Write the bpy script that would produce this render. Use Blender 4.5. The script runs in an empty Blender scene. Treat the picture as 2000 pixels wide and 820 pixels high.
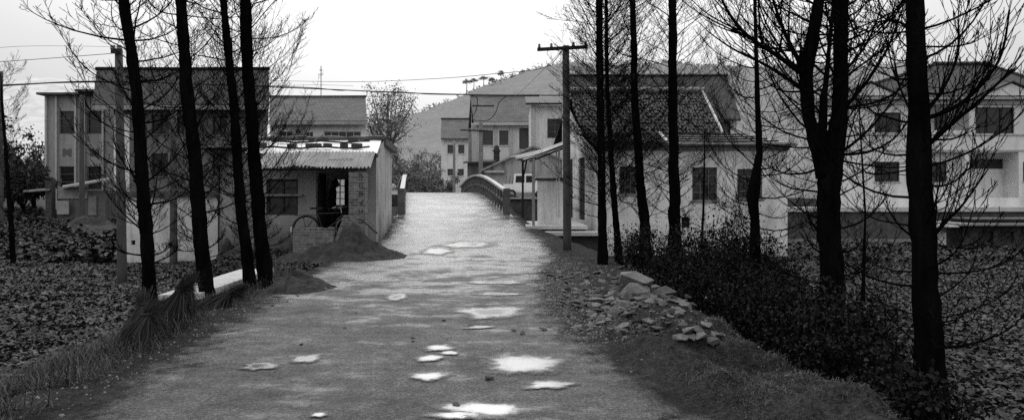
import bpy, bmesh, math, random
import numpy as np
from mathutils import Vector, Matrix, Euler

random.seed(11)
rng = np.random.default_rng(11)
sc = bpy.context.scene
COL = sc.collection
F, HZ, CH = 1385.0, 380.0, 1.9            # focal length in photo pixels, horizon row, eye height
def PX(px, py, d):                        # a photo pixel at a known depth -> a point in the place
    return Vector(((px-1000.0)*d/F, d, CH-(py-HZ)*d/F))
def XX(px, d): return (px-1000.0)*d/F
def ZZ(py, d): return CH-(py-HZ)*d/F

# ------------------------------------------------------------------ materials
def new_mat(name):
    m = bpy.data.materials.new(name); m.use_nodes = True
    nt = m.node_tree; b = nt.nodes['Principled BSDF']
    return m, nt, b
def nd(nt, t, **kw):
    n = nt.nodes.new(t)
    for k, v in kw.items(): setattr(n, k, v)
    return n
def g(v): return (v, v, v, 1)
def ramp(nt, src, stops):
    r = nd(nt, 'ShaderNodeValToRGB'); e = r.color_ramp.elements
    e[0].position, e[0].color = stops[0][0], g(stops[0][1])
    e[1].position, e[1].color = stops[-1][0], g(stops[-1][1])
    for p, c in stops[1:-1]:
        x = e.new(p); x.color = g(c)
    nt.links.new(src, r.inputs[0]); return r.outputs[0]
def noise(nt, vec, scale, detail=6, rough=0.6):
    n = nd(nt, 'ShaderNodeTexNoise'); n.inputs['Scale'].default_value = scale
    n.inputs['Detail'].default_value = detail; n.inputs['Roughness'].default_value = rough
    if vec is not None: nt.links.new(vec, n.inputs['Vector'])
    return n.outputs['Fac']
def mapping(nt, vec, sc_=(1,1,1), loc=(0,0,0)):
    m = nd(nt, 'ShaderNodeMapping'); m.inputs['Scale'].default_value = sc_; m.inputs['Location'].default_value = loc
    nt.links.new(vec, m.inputs['Vector']); return m.outputs['Vector']
def mixc(nt, fac, a, b, mode='MIX'):
    m = nd(nt, 'ShaderNodeMix', data_type='RGBA', blend_type=mode)
    if isinstance(fac, (int, float)): m.inputs['Factor'].default_value = fac
    else: nt.links.new(fac, m.inputs['Factor'])
    for k, v in ((6, a), (7, b)):
        if isinstance(v, (int, float)): m.inputs[k].default_value = g(v)
        else: nt.links.new(v, m.inputs[k])
    return m.outputs[2]
def bump(nt, b, h, strength=0.5, dist=0.02):
    n = nd(nt, 'ShaderNodeBump'); n.inputs['Strength'].default_value = strength; n.inputs['Distance'].default_value = dist
    nt.links.new(h, n.inputs['Height']); nt.links.new(n.outputs[0], b.inputs['Normal'])
def tc(nt): return nd(nt, 'ShaderNodeTexCoord').outputs['Object']

def mat_rough(name, lo, hi, scale=4.0, rough=0.85, bstr=0.5, bdist=0.02, stretch=(1,1,1), spec=0.3, fine=30.0):
    m, nt, b = new_mat(name); v = mapping(nt, tc(nt), stretch)
    n1 = noise(nt, v, scale, 8, 0.65)
    c = ramp(nt, n1, [(0.3, lo), (0.7, hi)])
    n2 = noise(nt, v, fine, 4, 0.7)
    c = mixc(nt, 0.6, c, ramp(nt, n2, [(0.3, 0.45), (0.75, 1.0)]), 'MULTIPLY')
    nt.links.new(c, b.inputs['Base Color'])
    b.inputs['Roughness'].default_value = rough; b.inputs['Specular IOR Level'].default_value = spec
    add = nd(nt, 'ShaderNodeMath', operation='ADD'); nt.links.new(n1, add.inputs[0]); nt.links.new(n2, add.inputs[1])
    bump(nt, b, add.outputs[0], bstr, bdist)
    return m
def mat_plaster(name, base, stain=0.4, streak=1.0, damp=None):
    """old lime plaster: blotches, rain streaks running down, optional darkening towards the foot (damp=(z0,z1))"""
    m, nt, b = new_mat(name); v = tc(nt)
    big = noise(nt, v, 0.8, 8, 0.65)
    c = ramp(nt, big, [(0.28, base*(1-stain)), (0.5, base*0.92), (0.75, base*1.08)])
    st = noise(nt, mapping(nt, v, (2.2, 2.2, 0.3)), 1.0, 7, 0.6)
    c = mixc(nt, 0.75*streak, c, ramp(nt, st, [(0.34, 0.35), (0.5, 1.0)]), 'MULTIPLY')
    fi = noise(nt, v, 16, 6, 0.85)
    c = mixc(nt, 0.8, c, ramp(nt, fi, [(0.34, 0.55), (0.5, 1.0), (0.66, 1.22)]), 'MULTIPLY')
    if damp:
        sx = nd(nt, 'ShaderNodeSeparateXYZ'); nt.links.new(v, sx.inputs[0])
        a = nd(nt, 'ShaderNodeMath', operation='MULTIPLY_ADD'); nt.links.new(big, a.inputs[0]); a.inputs[1].default_value = 1.6
        nt.links.new(sx.outputs[2], a.inputs[2])
        mr = nd(nt, 'ShaderNodeMapRange'); nt.links.new(a.outputs[0], mr.inputs[0])
        mr.inputs[1].default_value, mr.inputs[2].default_value = damp[0]+.8, damp[1]+.8
        mr.inputs[3].default_value, mr.inputs[4].default_value = 0.3, 1.0
        c = mixc(nt, 1.0, c, mr.outputs[0], 'MULTIPLY')
    nt.links.new(c, b.inputs['Base Color']); b.inputs['Roughness'].default_value = 0.9
    b.inputs['Specular IOR Level'].default_value = 0.2
    bump(nt, b, fi, 0.5, 0.012)
    return m
def mat_tile(name, lo, hi, sx=0.22, sy=0.20, wave=0.6):
    m, nt, b = new_mat(name); v = tc(nt)
    br = nd(nt, 'ShaderNodeTexBrick'); nt.links.new(v, br.inputs['Vector'])
    br.inputs['Scale'].default_value = 1.0; br.inputs['Brick Width'].default_value = sx; br.inputs['Row Height'].default_value = sy
    br.inputs['Mortar Size'].default_value = 0.022; br.inputs['Mortar Smooth'].default_value = 0.4; br.inputs['Bias'].default_value = 0.0
    br.inputs['Color1'].default_value = g(lo); br.inputs['Color2'].default_value = g(hi); br.inputs['Mortar'].default_value = g(lo*0.35)
    n1 = noise(nt, v, 1.3, 8, 0.7)
    c = mixc(nt, 0.8, br.outputs['Color'], ramp(nt, n1, [(0.3, 0.45), (0.7, 1.25)]), 'MULTIPLY')
    n2 = noise(nt, v, 9, 4, 0.7)
    c = mixc(nt, 0.6, c, ramp(nt, n2, [(0.35, 0.5), (0.7, 1.3)]), 'MULTIPLY')
    nt.links.new(c, b.inputs['Base Color']); b.inputs['Roughness'].default_value = 0.75; b.inputs['Specular IOR Level'].default_value = 0.25
    bump(nt, b, br.outputs['Fac'], -0.8, 0.04)
    return m
def mat_brick(name, lo, hi, mortar):
    m, nt, b = new_mat(name); v = tc(nt)
    # bricks on upright faces: run along x+y, rows along z
    s = nd(nt, 'ShaderNodeSeparateXYZ'); nt.links.new(v, s.inputs[0])
    a = nd(nt, 'ShaderNodeMath', operation='ADD'); nt.links.new(s.outputs[0], a.inputs[0]); nt.links.new(s.outputs[1], a.inputs[1])
    cx = nd(nt, 'ShaderNodeCombineXYZ'); nt.links.new(a.outputs[0], cx.inputs[0]); nt.links.new(s.outputs[2], cx.inputs[1])
    br = nd(nt, 'ShaderNodeTexBrick'); nt.links.new(cx.outputs[0], br.inputs['Vector'])
    br.inputs['Scale'].default_value = 1; br.inputs['Brick Width'].default_value = 0.25; br.inputs['Row Height'].default_value = 0.085
    br.inputs['Mortar Size'].default_value = 0.011; br.inputs['Bias'].default_value = -0.1
    br.inputs['Color1'].default_value = g(lo); br.inputs['Color2'].default_value = g(hi); br.inputs['Mortar'].default_value = g(mortar)
    n2 = noise(nt, v, 6, 6, 0.7)
    c = mixc(nt, 0.8, br.outputs['Color'], ramp(nt, n2, [(0.3, 0.4), (0.7, 1.3)]), 'MULTIPLY')
    nt.links.new(c, b.inputs['Base Color']); b.inputs['Roughness'].default_value = 0.9
    bump(nt, b, br.outputs['Fac'], -0.7, 0.02)
    return m
def mat_leaf(name, lo, hi, rough=0.45, spec=0.4, trans=0.0):
    m, nt, b = new_mat(name)
    gi = nd(nt, 'ShaderNodeNewGeometry')
    c = ramp(nt, gi.outputs['Random Per Island'], [(0.0, lo), (0.6, (lo+hi)*0.45), (1.0, hi)])
    n2 = noise(nt, tc(nt), 0.7, 4, 0.6)
    c = mixc(nt, 0.8, c, ramp(nt, n2, [(0.35, 0.4), (0.65, 1.2)]), 'MULTIPLY')
    nt.links.new(c, b.inputs['Base Color']); b.inputs['Roughness'].default_value = rough
    b.inputs['Specular IOR Level'].default_value = spec
    return m
def mat_plain(name, v, rough=0.5, metal=0.0, spec=0.5, var=0.3, scale=8):
    m, nt, b = new_mat(name)
    n2 = noise(nt, tc(nt), scale, 6, 0.65)
    nt.links.new(ramp(nt, n2, [(0.3, v*(1-var)), (0.7, min(1.0, v*(1+var*0.5)))]), b.inputs['Base Color'])
    b.inputs['Roughness'].default_value = rough; b.inputs['Metallic'].default_value = metal; b.inputs['Specular IOR Level'].default_value = spec
    return m

MT = {}
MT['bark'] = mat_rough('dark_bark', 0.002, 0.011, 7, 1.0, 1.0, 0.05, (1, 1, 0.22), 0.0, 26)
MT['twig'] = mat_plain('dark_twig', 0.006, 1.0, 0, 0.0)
MT['twig_far'] = mat_plain('haze_paled_twig', 0.09, 0.9, 0, 0.1)  # twigs of far trees, paled in colour for haze
MT['pl_shack'] = mat_plaster('shack_plaster', 0.30, 0.3, 0.4, (0.1, 1.0))
MT['pl_side'] = mat_plaster('weathered_side_wall', 0.45, 0.4, 1.0, (0.2, 1.3))
MT['pl_wall'] = mat_plaster('yard_wall_plaster', 0.62, 0.35, 0.8, (-0.6, 0.35))
MT['pl_white'] = mat_plaster('old_whitewash', 0.72, 0.3, 0.6, (-0.7, 0.7))
MT['pl_pale'] = mat_plaster('pale_render', 0.74, 0.25, 0.6)
MT['pl_shed'] = mat_plaster('shed_render', 0.42, 0.4, 1.0)
MT['pl_house'] = mat_plaster('house_render', 0.72, 0.2, 0.35)
MT['pl_grey'] = mat_plaster('grey_render', 0.34, 0.3, 0.6)
MT['pl_dark'] = mat_plaster('dark_stained_render', 0.15, 0.45, 0.8)
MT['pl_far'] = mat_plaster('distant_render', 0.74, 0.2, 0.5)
MT['trim'] = mat_rough('pale_trim', 0.42, 0.6, 3, 0.8, 0.2, 0.01)
MT['conc'] = mat_rough('old_concrete', 0.16, 0.30, 3, 0.7, 0.4, 0.015)
MT['conc_pale'] = mat_rough('pale_concrete', 0.45, 0.62, 3, 0.6, 0.3, 0.01)
MT['conc_dark'] = mat_rough('wet_dark_concrete', 0.03, 0.10, 3, 0.6, 0.4, 0.015)
MT['conc_mid'] = mat_rough('pole_concrete', 0.05, 0.10, 3, 0.8, 0.3, 0.015, (1, 1, 0.3))
MT['rail'] = mat_rough('weathered_rail', 0.06, 0.15, 4, 0.6, 0.4, 0.015)
MT['rail_top'] = mat_rough('wet_rail_top', 0.34, 0.5, 4, 0.35, 0.3, 0.01, spec=0.5)
MT['tile'] = mat_tile('dark_roof_tile', 0.014, 0.034)
MT['tile_mid'] = mat_tile('grey_roof_tile', 0.042, 0.062, 0.3, 0.28)
MT['tile_far'] = mat_tile('haze_paled_roof_tile', 0.10, 0.13, 0.3, 0.3)  # distance haze painted in as a paler tile colour
MT['brick'] = mat_brick('old_brick', 0.08, 0.19, 0.22)
MT['brick_dark'] = mat_brick('dark_brick', 0.025, 0.06, 0.06)
MT['stone_wall'] = mat_rough('canal_stone', 0.04, 0.13, 2.0, 0.85, 0.8, 0.05)
MT['black'] = mat_plain('hole_shade_black', 0.008, 0.9, 0, 0.1)  # black plugs for openings, their inner shade painted as colour
MT['pane'] = mat_plain('dark_glass', 0.018, 0.2, 0, 0.5)
MT['pane_far'] = mat_plain('haze_paled_glass', 0.06, 0.3, 0, 0.5)  # far panes lightened in colour to stand for haze
MT['frame'] = mat_plain('dark_window_frame', 0.035, 0.7, 0, 0.3)
MT['frame_mid'] = mat_plain('grey_window_frame', 0.12, 0.7, 0, 0.3)
MT['frame_pale'] = mat_plain('pale_window_frame', 0.5, 0.6, 0, 0.3)
MT['wood'] = mat_rough('old_wood', 0.03, 0.09, 5, 0.8, 0.5, 0.01, (1, 1, 0.2))
MT['wood_dark'] = mat_rough('dark_wood', 0.012, 0.035, 5, 0.85, 0.5, 0.01)
MT['sheet'] = mat_rough('wet_plastic_sheet', 0.68, 0.85, 2, 0.35, 0.4, 0.02, spec=0.5, fine=12)
MT['corr'] = mat_rough('corrugated_asbestos', 0.20, 0.42, 2.2, 0.7, 0.3, 0.01, (1, 0.4, 1))
MT['slab_roof'] = mat_rough('grey_roof_slab', 0.22, 0.42, 2.5, 0.6, 0.4, 0.02)
MT['metal'] = mat_plain('dark_metal', 0.03, 0.5, 0.4)
MT['chrome'] = mat_plain('worn_chrome', 0.6, 0.3, 1.0)
MT['rubber'] = mat_plain('black_rubber', 0.012, 0.8)
MT['van'] = mat_plain('white_paint', 0.9, 0.3, 0, 0.5, 0.06, 3)
MT['cable'] = mat_plain('black_cable', 0.02, 0.7)
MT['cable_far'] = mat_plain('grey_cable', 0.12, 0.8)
MT['stone'] = mat_rough('broken_stone', 0.10, 0.27, 3.5, 0.75, 0.7, 0.03, fine=18)
MT['stone_dark'] = mat_rough('wet_stone', 0.035, 0.10, 3.5, 0.6, 0.7, 0.03, fine=18)
MT['sand'] = mat_rough('dark_sand', 0.018, 0.07, 4, 0.95, 1.0, 0.05, fine=30)
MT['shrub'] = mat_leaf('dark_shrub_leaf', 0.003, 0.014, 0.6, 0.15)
MT['crop'] = mat_leaf('field_leaf', 0.034, 0.10, 0.6, 0.25)
MT['crop_r'] = mat_leaf('field_leaf_pale', 0.032, 0.095, 0.6, 0.22)
MT['scrub'] = mat_leaf('scrub_leaf', 0.015, 0.07, 0.6, 0.2)
MT['grass'] = mat_leaf('dry_grass', 0.02, 0.12, 0.7, 0.2)
MT['straw'] = mat_leaf('dark_straw', 0.012, 0.07, 0.8, 0.2)
MT['leaf_far'] = mat_leaf('haze_paled_leaf', 0.20, 0.32, 0.8, 0.1)  # far foliage, haze put into the pale leaf colour
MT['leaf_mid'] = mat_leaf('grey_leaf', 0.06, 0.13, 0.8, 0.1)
MT['leaf_dry'] = mat_leaf('dry_leaf', 0.02, 0.06, 0.8, 0.1)
MT['hillwood'] = mat_leaf('haze_paled_hill_leaf', 0.40, 0.46, 0.95, 0.0)  # hill trees, pale low-contrast colour stands for haze
MT['hill'] = mat_rough('haze_paled_hill', 0.27, 0.31, 0.06, 1.0, 0.5, 1.5, spec=0.0, fine=0.6)  # aerial haze painted into the pale hill colour
MT['hill_far'] = mat_rough('haze_paled_far_hill', 0.66, 0.72, 0.02, 1.0, 0.1, 1.0, spec=0.0, fine=0.1)  # deeper haze painted in, so paler still
MT['cloth'] = mat_plain('dark_clothing', 0.012, 0.9)
MT['skin'] = mat_plain('shaded_skin', 0.05, 0.7)
MT['hair'] = mat_plain('black_hair', 0.008, 0.6)
MT['paint_black'] = mat_rough('faded_black_paint', 0.02, 0.09, 9, 0.9, 0.2, 0.005)

def mat_ground():
    m, nt, b = new_mat('wet_dirt'); v = tc(nt)
    n1 = noise(nt, v, 0.55, 9, 0.65); n2 = noise(nt, v, 7, 8, 0.8); n3 = noise(nt, v, 28, 5, 0.8)
    c = ramp(nt, n1, [(0.3, 0.028), (0.55, 0.055), (0.75, 0.085)])
    c = mixc(nt, 0.95, c, ramp(nt, n2, [(0.34, 0.2), (0.52, 0.9), (0.7, 1.6)]), 'MULTIPLY')  # hollows darkened in colour to stand for shade between lumps
    c = mixc(nt, 0.9, c, ramp(nt, n3, [(0.36, 0.25), (0.64, 1.6)]), 'MULTIPLY')
    nt.links.new(c, b.inputs['Base Color']); b.inputs['Roughness'].default_value = 0.9; b.inputs['Specular IOR Level'].default_value = 0.15
    a = nd(nt, 'ShaderNodeMath', operation='MULTIPLY_ADD'); nt.links.new(n3, a.inputs[0]); a.inputs[1].default_value = 0.35; nt.links.new(n2, a.inputs[2])
    bump(nt, b, a.outputs[0], 1.0, 0.12)
    return m
def mat_road():
    m, nt, b = new_mat('wet_road'); v = tc(nt)
    s = nd(nt, 'ShaderNodeSeparateXYZ'); nt.links.new(v, s.inputs[0])
    n1 = noise(nt, v, 0.7, 10, 0.68); n2 = noise(nt, v, 6, 9, 0.8); n3 = noise(nt, v, 30, 6, 0.85)
    c = ramp(nt, n1, [(0.3, 0.05), (0.5, 0.105), (0.72, 0.18)])
    c = mixc(nt, 0.8, c, ramp(nt, n2, [(0.36, 0.35), (0.62, 1.25)]), 'MULTIPLY')
    c = mixc(nt, 0.95, c, ramp(nt, n3, [(0.38, 0.12), (0.5, 0.85), (0.62, 1.75)]), 'MULTIPLY')
    nt.links.new(c, b.inputs['Base Color'])
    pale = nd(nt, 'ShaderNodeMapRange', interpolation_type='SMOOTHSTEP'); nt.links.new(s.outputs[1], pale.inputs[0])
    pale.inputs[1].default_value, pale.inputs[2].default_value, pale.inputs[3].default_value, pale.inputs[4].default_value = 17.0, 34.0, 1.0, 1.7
    c = mixc(nt, 1.0, c, pale.outputs[0], 'MULTIPLY'); nt.links.new(c, b.inputs['Base Color'])      # paler concrete towards the bridge, wet sky sheen partly painted in
    # the road is wetter and smoother towards the bridge
    wet = nd(nt, 'ShaderNodeMapRange', interpolation_type='SMOOTHSTEP'); nt.links.new(s.outputs[1], wet.inputs[0])
    wet.inputs[1].default_value, wet.inputs[2].default_value = 7.0, 30.0
    wet.inputs[3].default_value, wet.inputs[4].default_value = 0.05, -0.22
    b.inputs['IOR'].default_value = 1.8
    nn = noise(nt, mapping(nt, v, (0.8, 1.1, 1), (3, 7, 0)), 1.1, 10, 0.72)
    a = nd(nt, 'ShaderNodeMath', operation='ADD'); nt.links.new(nn, a.inputs[0]); nt.links.new(wet.outputs[0], a.inputs[1])
    r = ramp(nt, a.outputs[0], [(0.26, 0.22), (0.39, 0.30), (0.46, 0.55), (0.62, 0.8)])
    nt.links.new(r, b.inputs['Roughness'])
    sl = nd(nt, 'ShaderNodeMapRange'); nt.links.new(a.outputs[0], sl.inputs[0]); sl.inputs[1].default_value, sl.inputs[2].default_value, sl.inputs[3].default_value, sl.inputs[4].default_value = .36, .5, 1.0, .16
    nt.links.new(sl.outputs[0], b.inputs['Specular IOR Level'])
    hh = nd(nt, 'ShaderNodeMath', operation='MULTIPLY_ADD'); nt.links.new(n3, hh.inputs[0]); hh.inputs[1].default_value = 0.3; nt.links.new(n2, hh.inputs[2])
    # ragged edges where the surface gives way to dirt
    at = nd(nt, 'ShaderNodeAttribute', attribute_name='inner')
    en = noise(nt, v, 2.2, 9, 0.72)
    ea = nd(nt, 'ShaderNodeMath', operation='MULTIPLY_ADD'); nt.links.new(en, ea.inputs[0]); ea.inputs[1].default_value = 1.5; nt.links.new(at.outputs['Fac'], ea.inputs[2])
    al = nd(nt, 'ShaderNodeMapRange', interpolation_type='SMOOTHSTEP'); nt.links.new(ea.outputs[0], al.inputs[0])
    al.inputs[1].default_value, al.inputs[2].default_value = 1.0, 1.55
    nt.links.new(al.outputs[0], b.inputs['Alpha'])
    bs = ramp(nt, a.outputs[0], [(0.25, 0.3), (0.5, 0.9)])
    n = nd(nt, 'ShaderNodeBump'); n.inputs['Distance'].default_value = 0.04
    nt.links.new(bs, n.inputs['Strength']); nt.links.new(hh.outputs[0], n.inputs['Height']); nt.links.new(n.outputs[0], b.inputs['Normal'])
    return m
def mat_water(name='still_water', rough=0.02, bstr=0.05):
    m, nt, b = new_mat(name)
    b.inputs['Base Color'].default_value = g(0.05); b.inputs['Roughness'].default_value = rough
    b.inputs['IOR'].default_value = 1.33; b.inputs['Specular IOR Level'].default_value = 1.0
    bump(nt, b, noise(nt, tc(nt), 6, 3), bstr, 0.01)
    return m
def mat_puddle():
    m, nt, b = new_mat('puddle_water')
    v = tc(nt); bump(nt, b, noise(nt, v, 5, 3), 0.04, 0.01)
    at = nd(nt, 'ShaderNodeAttribute', attribute_name='inner'); en = noise(nt, v, 5, 9, 0.72)
    ea = nd(nt, 'ShaderNodeMath', operation='MULTIPLY_ADD'); nt.links.new(en, ea.inputs[0]); ea.inputs[1].default_value = 1.1; nt.links.new(at.outputs['Fac'], ea.inputs[2])
    def step(x0, x1):
        q = nd(nt, 'ShaderNodeMapRange', interpolation_type='SMOOTHSTEP'); nt.links.new(ea.outputs[0], q.inputs[0]); q.inputs[1].default_value, q.inputs[2].default_value = x0, x1; return q.outputs[0]
    w_ = step(0.8, 1.3)
    nt.links.new(mixc(nt, w_, 0.045, 0.74), b.inputs['Base Color']); nt.links.new(w_, b.inputs['Metallic'])
    nt.links.new(ramp(nt, w_, [(0.0, 0.45), (1.0, 0.2)]), b.inputs['Roughness'])
    al = nd(nt, 'ShaderNodeMath', operation='MULTIPLY'); nt.links.new(step(0.5, 1.0), al.inputs[0]); al.inputs[1].default_value = 0.97
    nt.links.new(al.outputs[0], b.inputs['Alpha'])
    return m
MT['ground'] = mat_ground(); MT['road'] = mat_road(); MT['water'] = mat_water(); MT['puddle'] = mat_puddle()

# ------------------------------------------------------------------ objects
def wloc(o):
    p = Vector((0, 0, 0))
    while o is not None: p += o.location; o = o.parent
    return p
def tag(o, label=None, cat=None, group=None, kind=None):
    if label: o['label'] = label
    if cat: o['category'] = cat
    if group: o['group'] = group
    if kind: o['kind'] = kind
    return o
def thing(name, loc, label, cat, group=None):
    o = bpy.data.objects.new(name, None); COL.objects.link(o); o.location = Vector(loc)
    o.empty_display_size = 0.2
    return tag(o, label, cat, group)
class MB:
    def __init__(s): s.v = []; s.f = []
    def add(s, vs, fs):
        n = len(s.v); s.v.extend([tuple(p) for p in vs]); s.f.extend([tuple(i+n for i in f) for f in fs]); return s
    def quad(s, a, b, c, d): return s.add([a, b, c, d], [(0, 1, 2, 3)])
    def poly(s, pts): return s.add(pts, [tuple(range(len(pts)))])
    def hexa(s, p):     # 8 corners: 4 bottom loop, 4 top loop
        return s.add(p, [(3, 2, 1, 0), (4, 5, 6, 7), (0, 1, 5, 4), (1, 2, 6, 5), (2, 3, 7, 6), (3, 0, 4, 7)])
    def box(s, x0, x1, y0, y1, z0, z1):
        return s.hexa([(x0,y0,z0),(x1,y0,z0),(x1,y1,z0),(x0,y1,z0),(x0,y0,z1),(x1,y0,z1),(x1,y1,z1),(x0,y1,z1)])
    def obox(s, c, size, rot=(0,0,0)):
        R = Euler(rot).to_matrix(); c = Vector(c); h = Vector(size)/2
        P = [c+R@Vector((sx*h.x, sy*h.y, sz*h.z)) for sz in (-1,1) for sx, sy in ((-1,-1),(1,-1),(1,1),(-1,1))]
        return s.hexa(P)
    def prism(s, poly, vec):
        n = len(poly); vec = Vector(vec); P = [Vector(p) for p in poly]
        return s.add(P+[p+vec for p in P], [tuple(range(n))[::-1], tuple(range(n, 2*n))]+[(i, (i+1) % n, n+(i+1) % n, n+i) for i in range(n)])
    def tube(s, pts, rad, n=6, cap=True, jit=0.0):
        pts = [Vector(p) for p in pts]; k = len(pts)
        if isinstance(rad, (int, float)): rad = [rad]*k
        base = len(s.v); ref = None
        for i in range(k):
            d = (pts[min(i+1, k-1)]-pts[max(i-1, 0)])
            if d.length < 1e-9: d = Vector((0, 0, 1))
            d.normalize()
            if ref is None: ref = Vector((1, 0, 0)) if abs(d.x) < 0.8 else Vector((0, 1, 0))
            u = ref - d*ref.dot(d); u.normalize(); w = d.cross(u); ref = u
            for j in range(n):
                a = 2*math.pi*j/n; r = rad[i]*(1+random.uniform(-jit, jit)) if jit else rad[i]
                p = pts[i]+u*(math.cos(a)*r)+w*(math.sin(a)*r); s.v.append((p.x, p.y, p.z))
        for i in range(k-1):
            for j in range(n):
                a = base+i*n+j; b = base+i*n+(j+1) % n
                s.f.append((a, b, b+n, a+n))
        if cap and n > 2:
            s.f.append(tuple(base+j for j in range(n))[::-1]); s.f.append(tuple(base+(k-1)*n+j for j in range(n)))
        return s
    def lathe(s, c, prof, n=16):
        c = Vector(c); base = len(s.v)
        for r, z in prof:
            for j in range(n):
                a = 2*math.pi*j/n; s.v.append((c.x+r*math.cos(a), c.y+r*math.sin(a), c.z+z))
        for i in range(len(prof)-1):
            for j in range(n):
                a = base+i*n+j; b = base+i*n+(j+1) % n; s.f.append((a, b, b+n, a+n))
        s.f.append(tuple(base+j for j in range(n))[::-1]); s.f.append(tuple(base+(len(prof)-1)*n+j for j in range(n)))
        return s
    def build(s, name, mat, parent=None, smooth=False, origin=None):
        me = bpy.data.meshes.new(name)
        off = wloc(parent) if parent is not None else (Vector(origin) if origin is not None else Vector((0, 0, 0)))
        me.from_pydata([(x-off.x, y-off.y, z-off.z) for x, y, z in s.v], [], s.f)
        me.materials.append(mat)
        if smooth: me.polygons.foreach_set('use_smooth', [True]*len(me.polygons))
        me.update()
        o = bpy.data.objects.new(name, me); COL.objects.link(o)
        if parent is not None: o.parent = parent
        elif origin is not None: o.location = off
        return o
def np_mesh(name, V, Fc, mat, parent=None, smooth=False, origin=None):
    off = np.array(wloc(parent)) if parent is not None else (np.array(origin, float) if origin is not None else np.zeros(3))
    V = np.asarray(V, float)-off; Fc = np.asarray(Fc, np.int32)
    me = bpy.data.meshes.new(name); k = Fc.shape[1]
    me.vertices.add(len(V)); me.vertices.foreach_set('co', V.astype(np.float32).ravel())
    me.loops.add(Fc.size); me.loops.foreach_set('vertex_index', Fc.ravel())
    me.polygons.add(len(Fc)); me.polygons.foreach_set('loop_start', np.arange(0, Fc.size, k, dtype=np.int32))
    me.update(calc_edges=True)
    if smooth: me.polygons.foreach_set('use_smooth', np.ones(len(Fc), bool))
    me.materials.append(mat)
    o = bpy.data.objects.new(name, me); COL.objects.link(o)
    if parent is not None: o.parent = parent
    elif origin is not None: o.location = Vector(origin)
    return o
def copy_tree(o, parent=None):
    c = o.copy(); COL.objects.link(c); c.parent = parent
    for ch in list(o.children): copy_tree(ch, c)
    return c

# ------------------------------------------------------------------ noise and terrain
def vnoise(x, y, seed=0):
    x = np.asarray(x, float); y = np.asarray(y, float)
    xi = np.floor(x).astype(np.int64); yi = np.floor(y).astype(np.int64); fx = x-xi; fy = y-yi
    fx = fx*fx*(3-2*fx); fy = fy*fy*(3-2*fy)
    def h(a, b):
        n = (a*374761393+b*668265263+seed*1442695041) & 0x7fffffff
        n = ((n ^ (n >> 13))*1274126177) & 0x7fffffff
        return ((n ^ (n >> 16)) & 0xffff)/65535.0
    return (h(xi, yi)*(1-fx)+h(xi+1, yi)*fx)*(1-fy)+(h(xi, yi+1)*(1-fx)+h(xi+1, yi+1)*fx)*fy
def fbm(x, y, seed=0, o=4):
    t = 0; a = 0.5
    for k in range(o):
        t = t+a*(vnoise(np.asarray(x)*2**k, np.asarray(y)*2**k, seed+k)-0.5); a *= 0.5
    return t
def ss(a, b, x):
    t = np.clip((np.asarray(x, float)-a)/(b-a), 0, 1); return t*t*(3-2*t)
def smooth_tab(tab):
    xs = np.array([a for a, _ in tab], float); ys = np.array([b for _, b in tab], float)
    def f(x):
        x = np.asarray(x, float); t = 0
        for o, w in ((-1.2, .15), (-.6, .2), (0, .3), (.6, .2), (1.2, .15)): t = t+w*np.interp(x+o, xs, ys)
        return t
    return f
XL = smooth_tab([(-8,-3.0),(6,-3.5),(10,-3.95),(14,-4.4),(18,-4.55),(22,-4.45),(25,-4.2),(29,-4.7),(33,-5.0),(44,-6.5),(56,-9),(75,-12),(140,-24)])
XR = smooth_tab([(-8,1.9),(6,1.45),(7.5,1.1),(8.5,.9),(10,.62),(12,.45),(16,.55),(20,.95),(24,.95),(28,.45),(33,-.36),(44,-2.3),(56,-4.6),(75,-7.6),(140,-19)])
RZ = smooth_tab([(-10,0),(14,0),(18,.08),(22,.25),(27,.52),(31,.80),(34,1.08),(37.5,1.52),(41,1.88),(44.5,2.05),(48,1.92),(52,1.45),(58,1.05),(300,1.05)])
def RZ_m(x, y): return RZ(y)+0.018*fbm(x*0.9, y*0.6, 5, 3)
BANK = smooth_tab([(-8,3.3),(8,3.1),(20,2.9),(22,2.6),(26,1.7),(30,0.9),(33,.5),(36,0)])
LSH = smooth_tab([(-8,2.3),(16,2.1),(18.5,2.6),(21,6.3),(33,6.3),(36,3),(60,3)])
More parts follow.
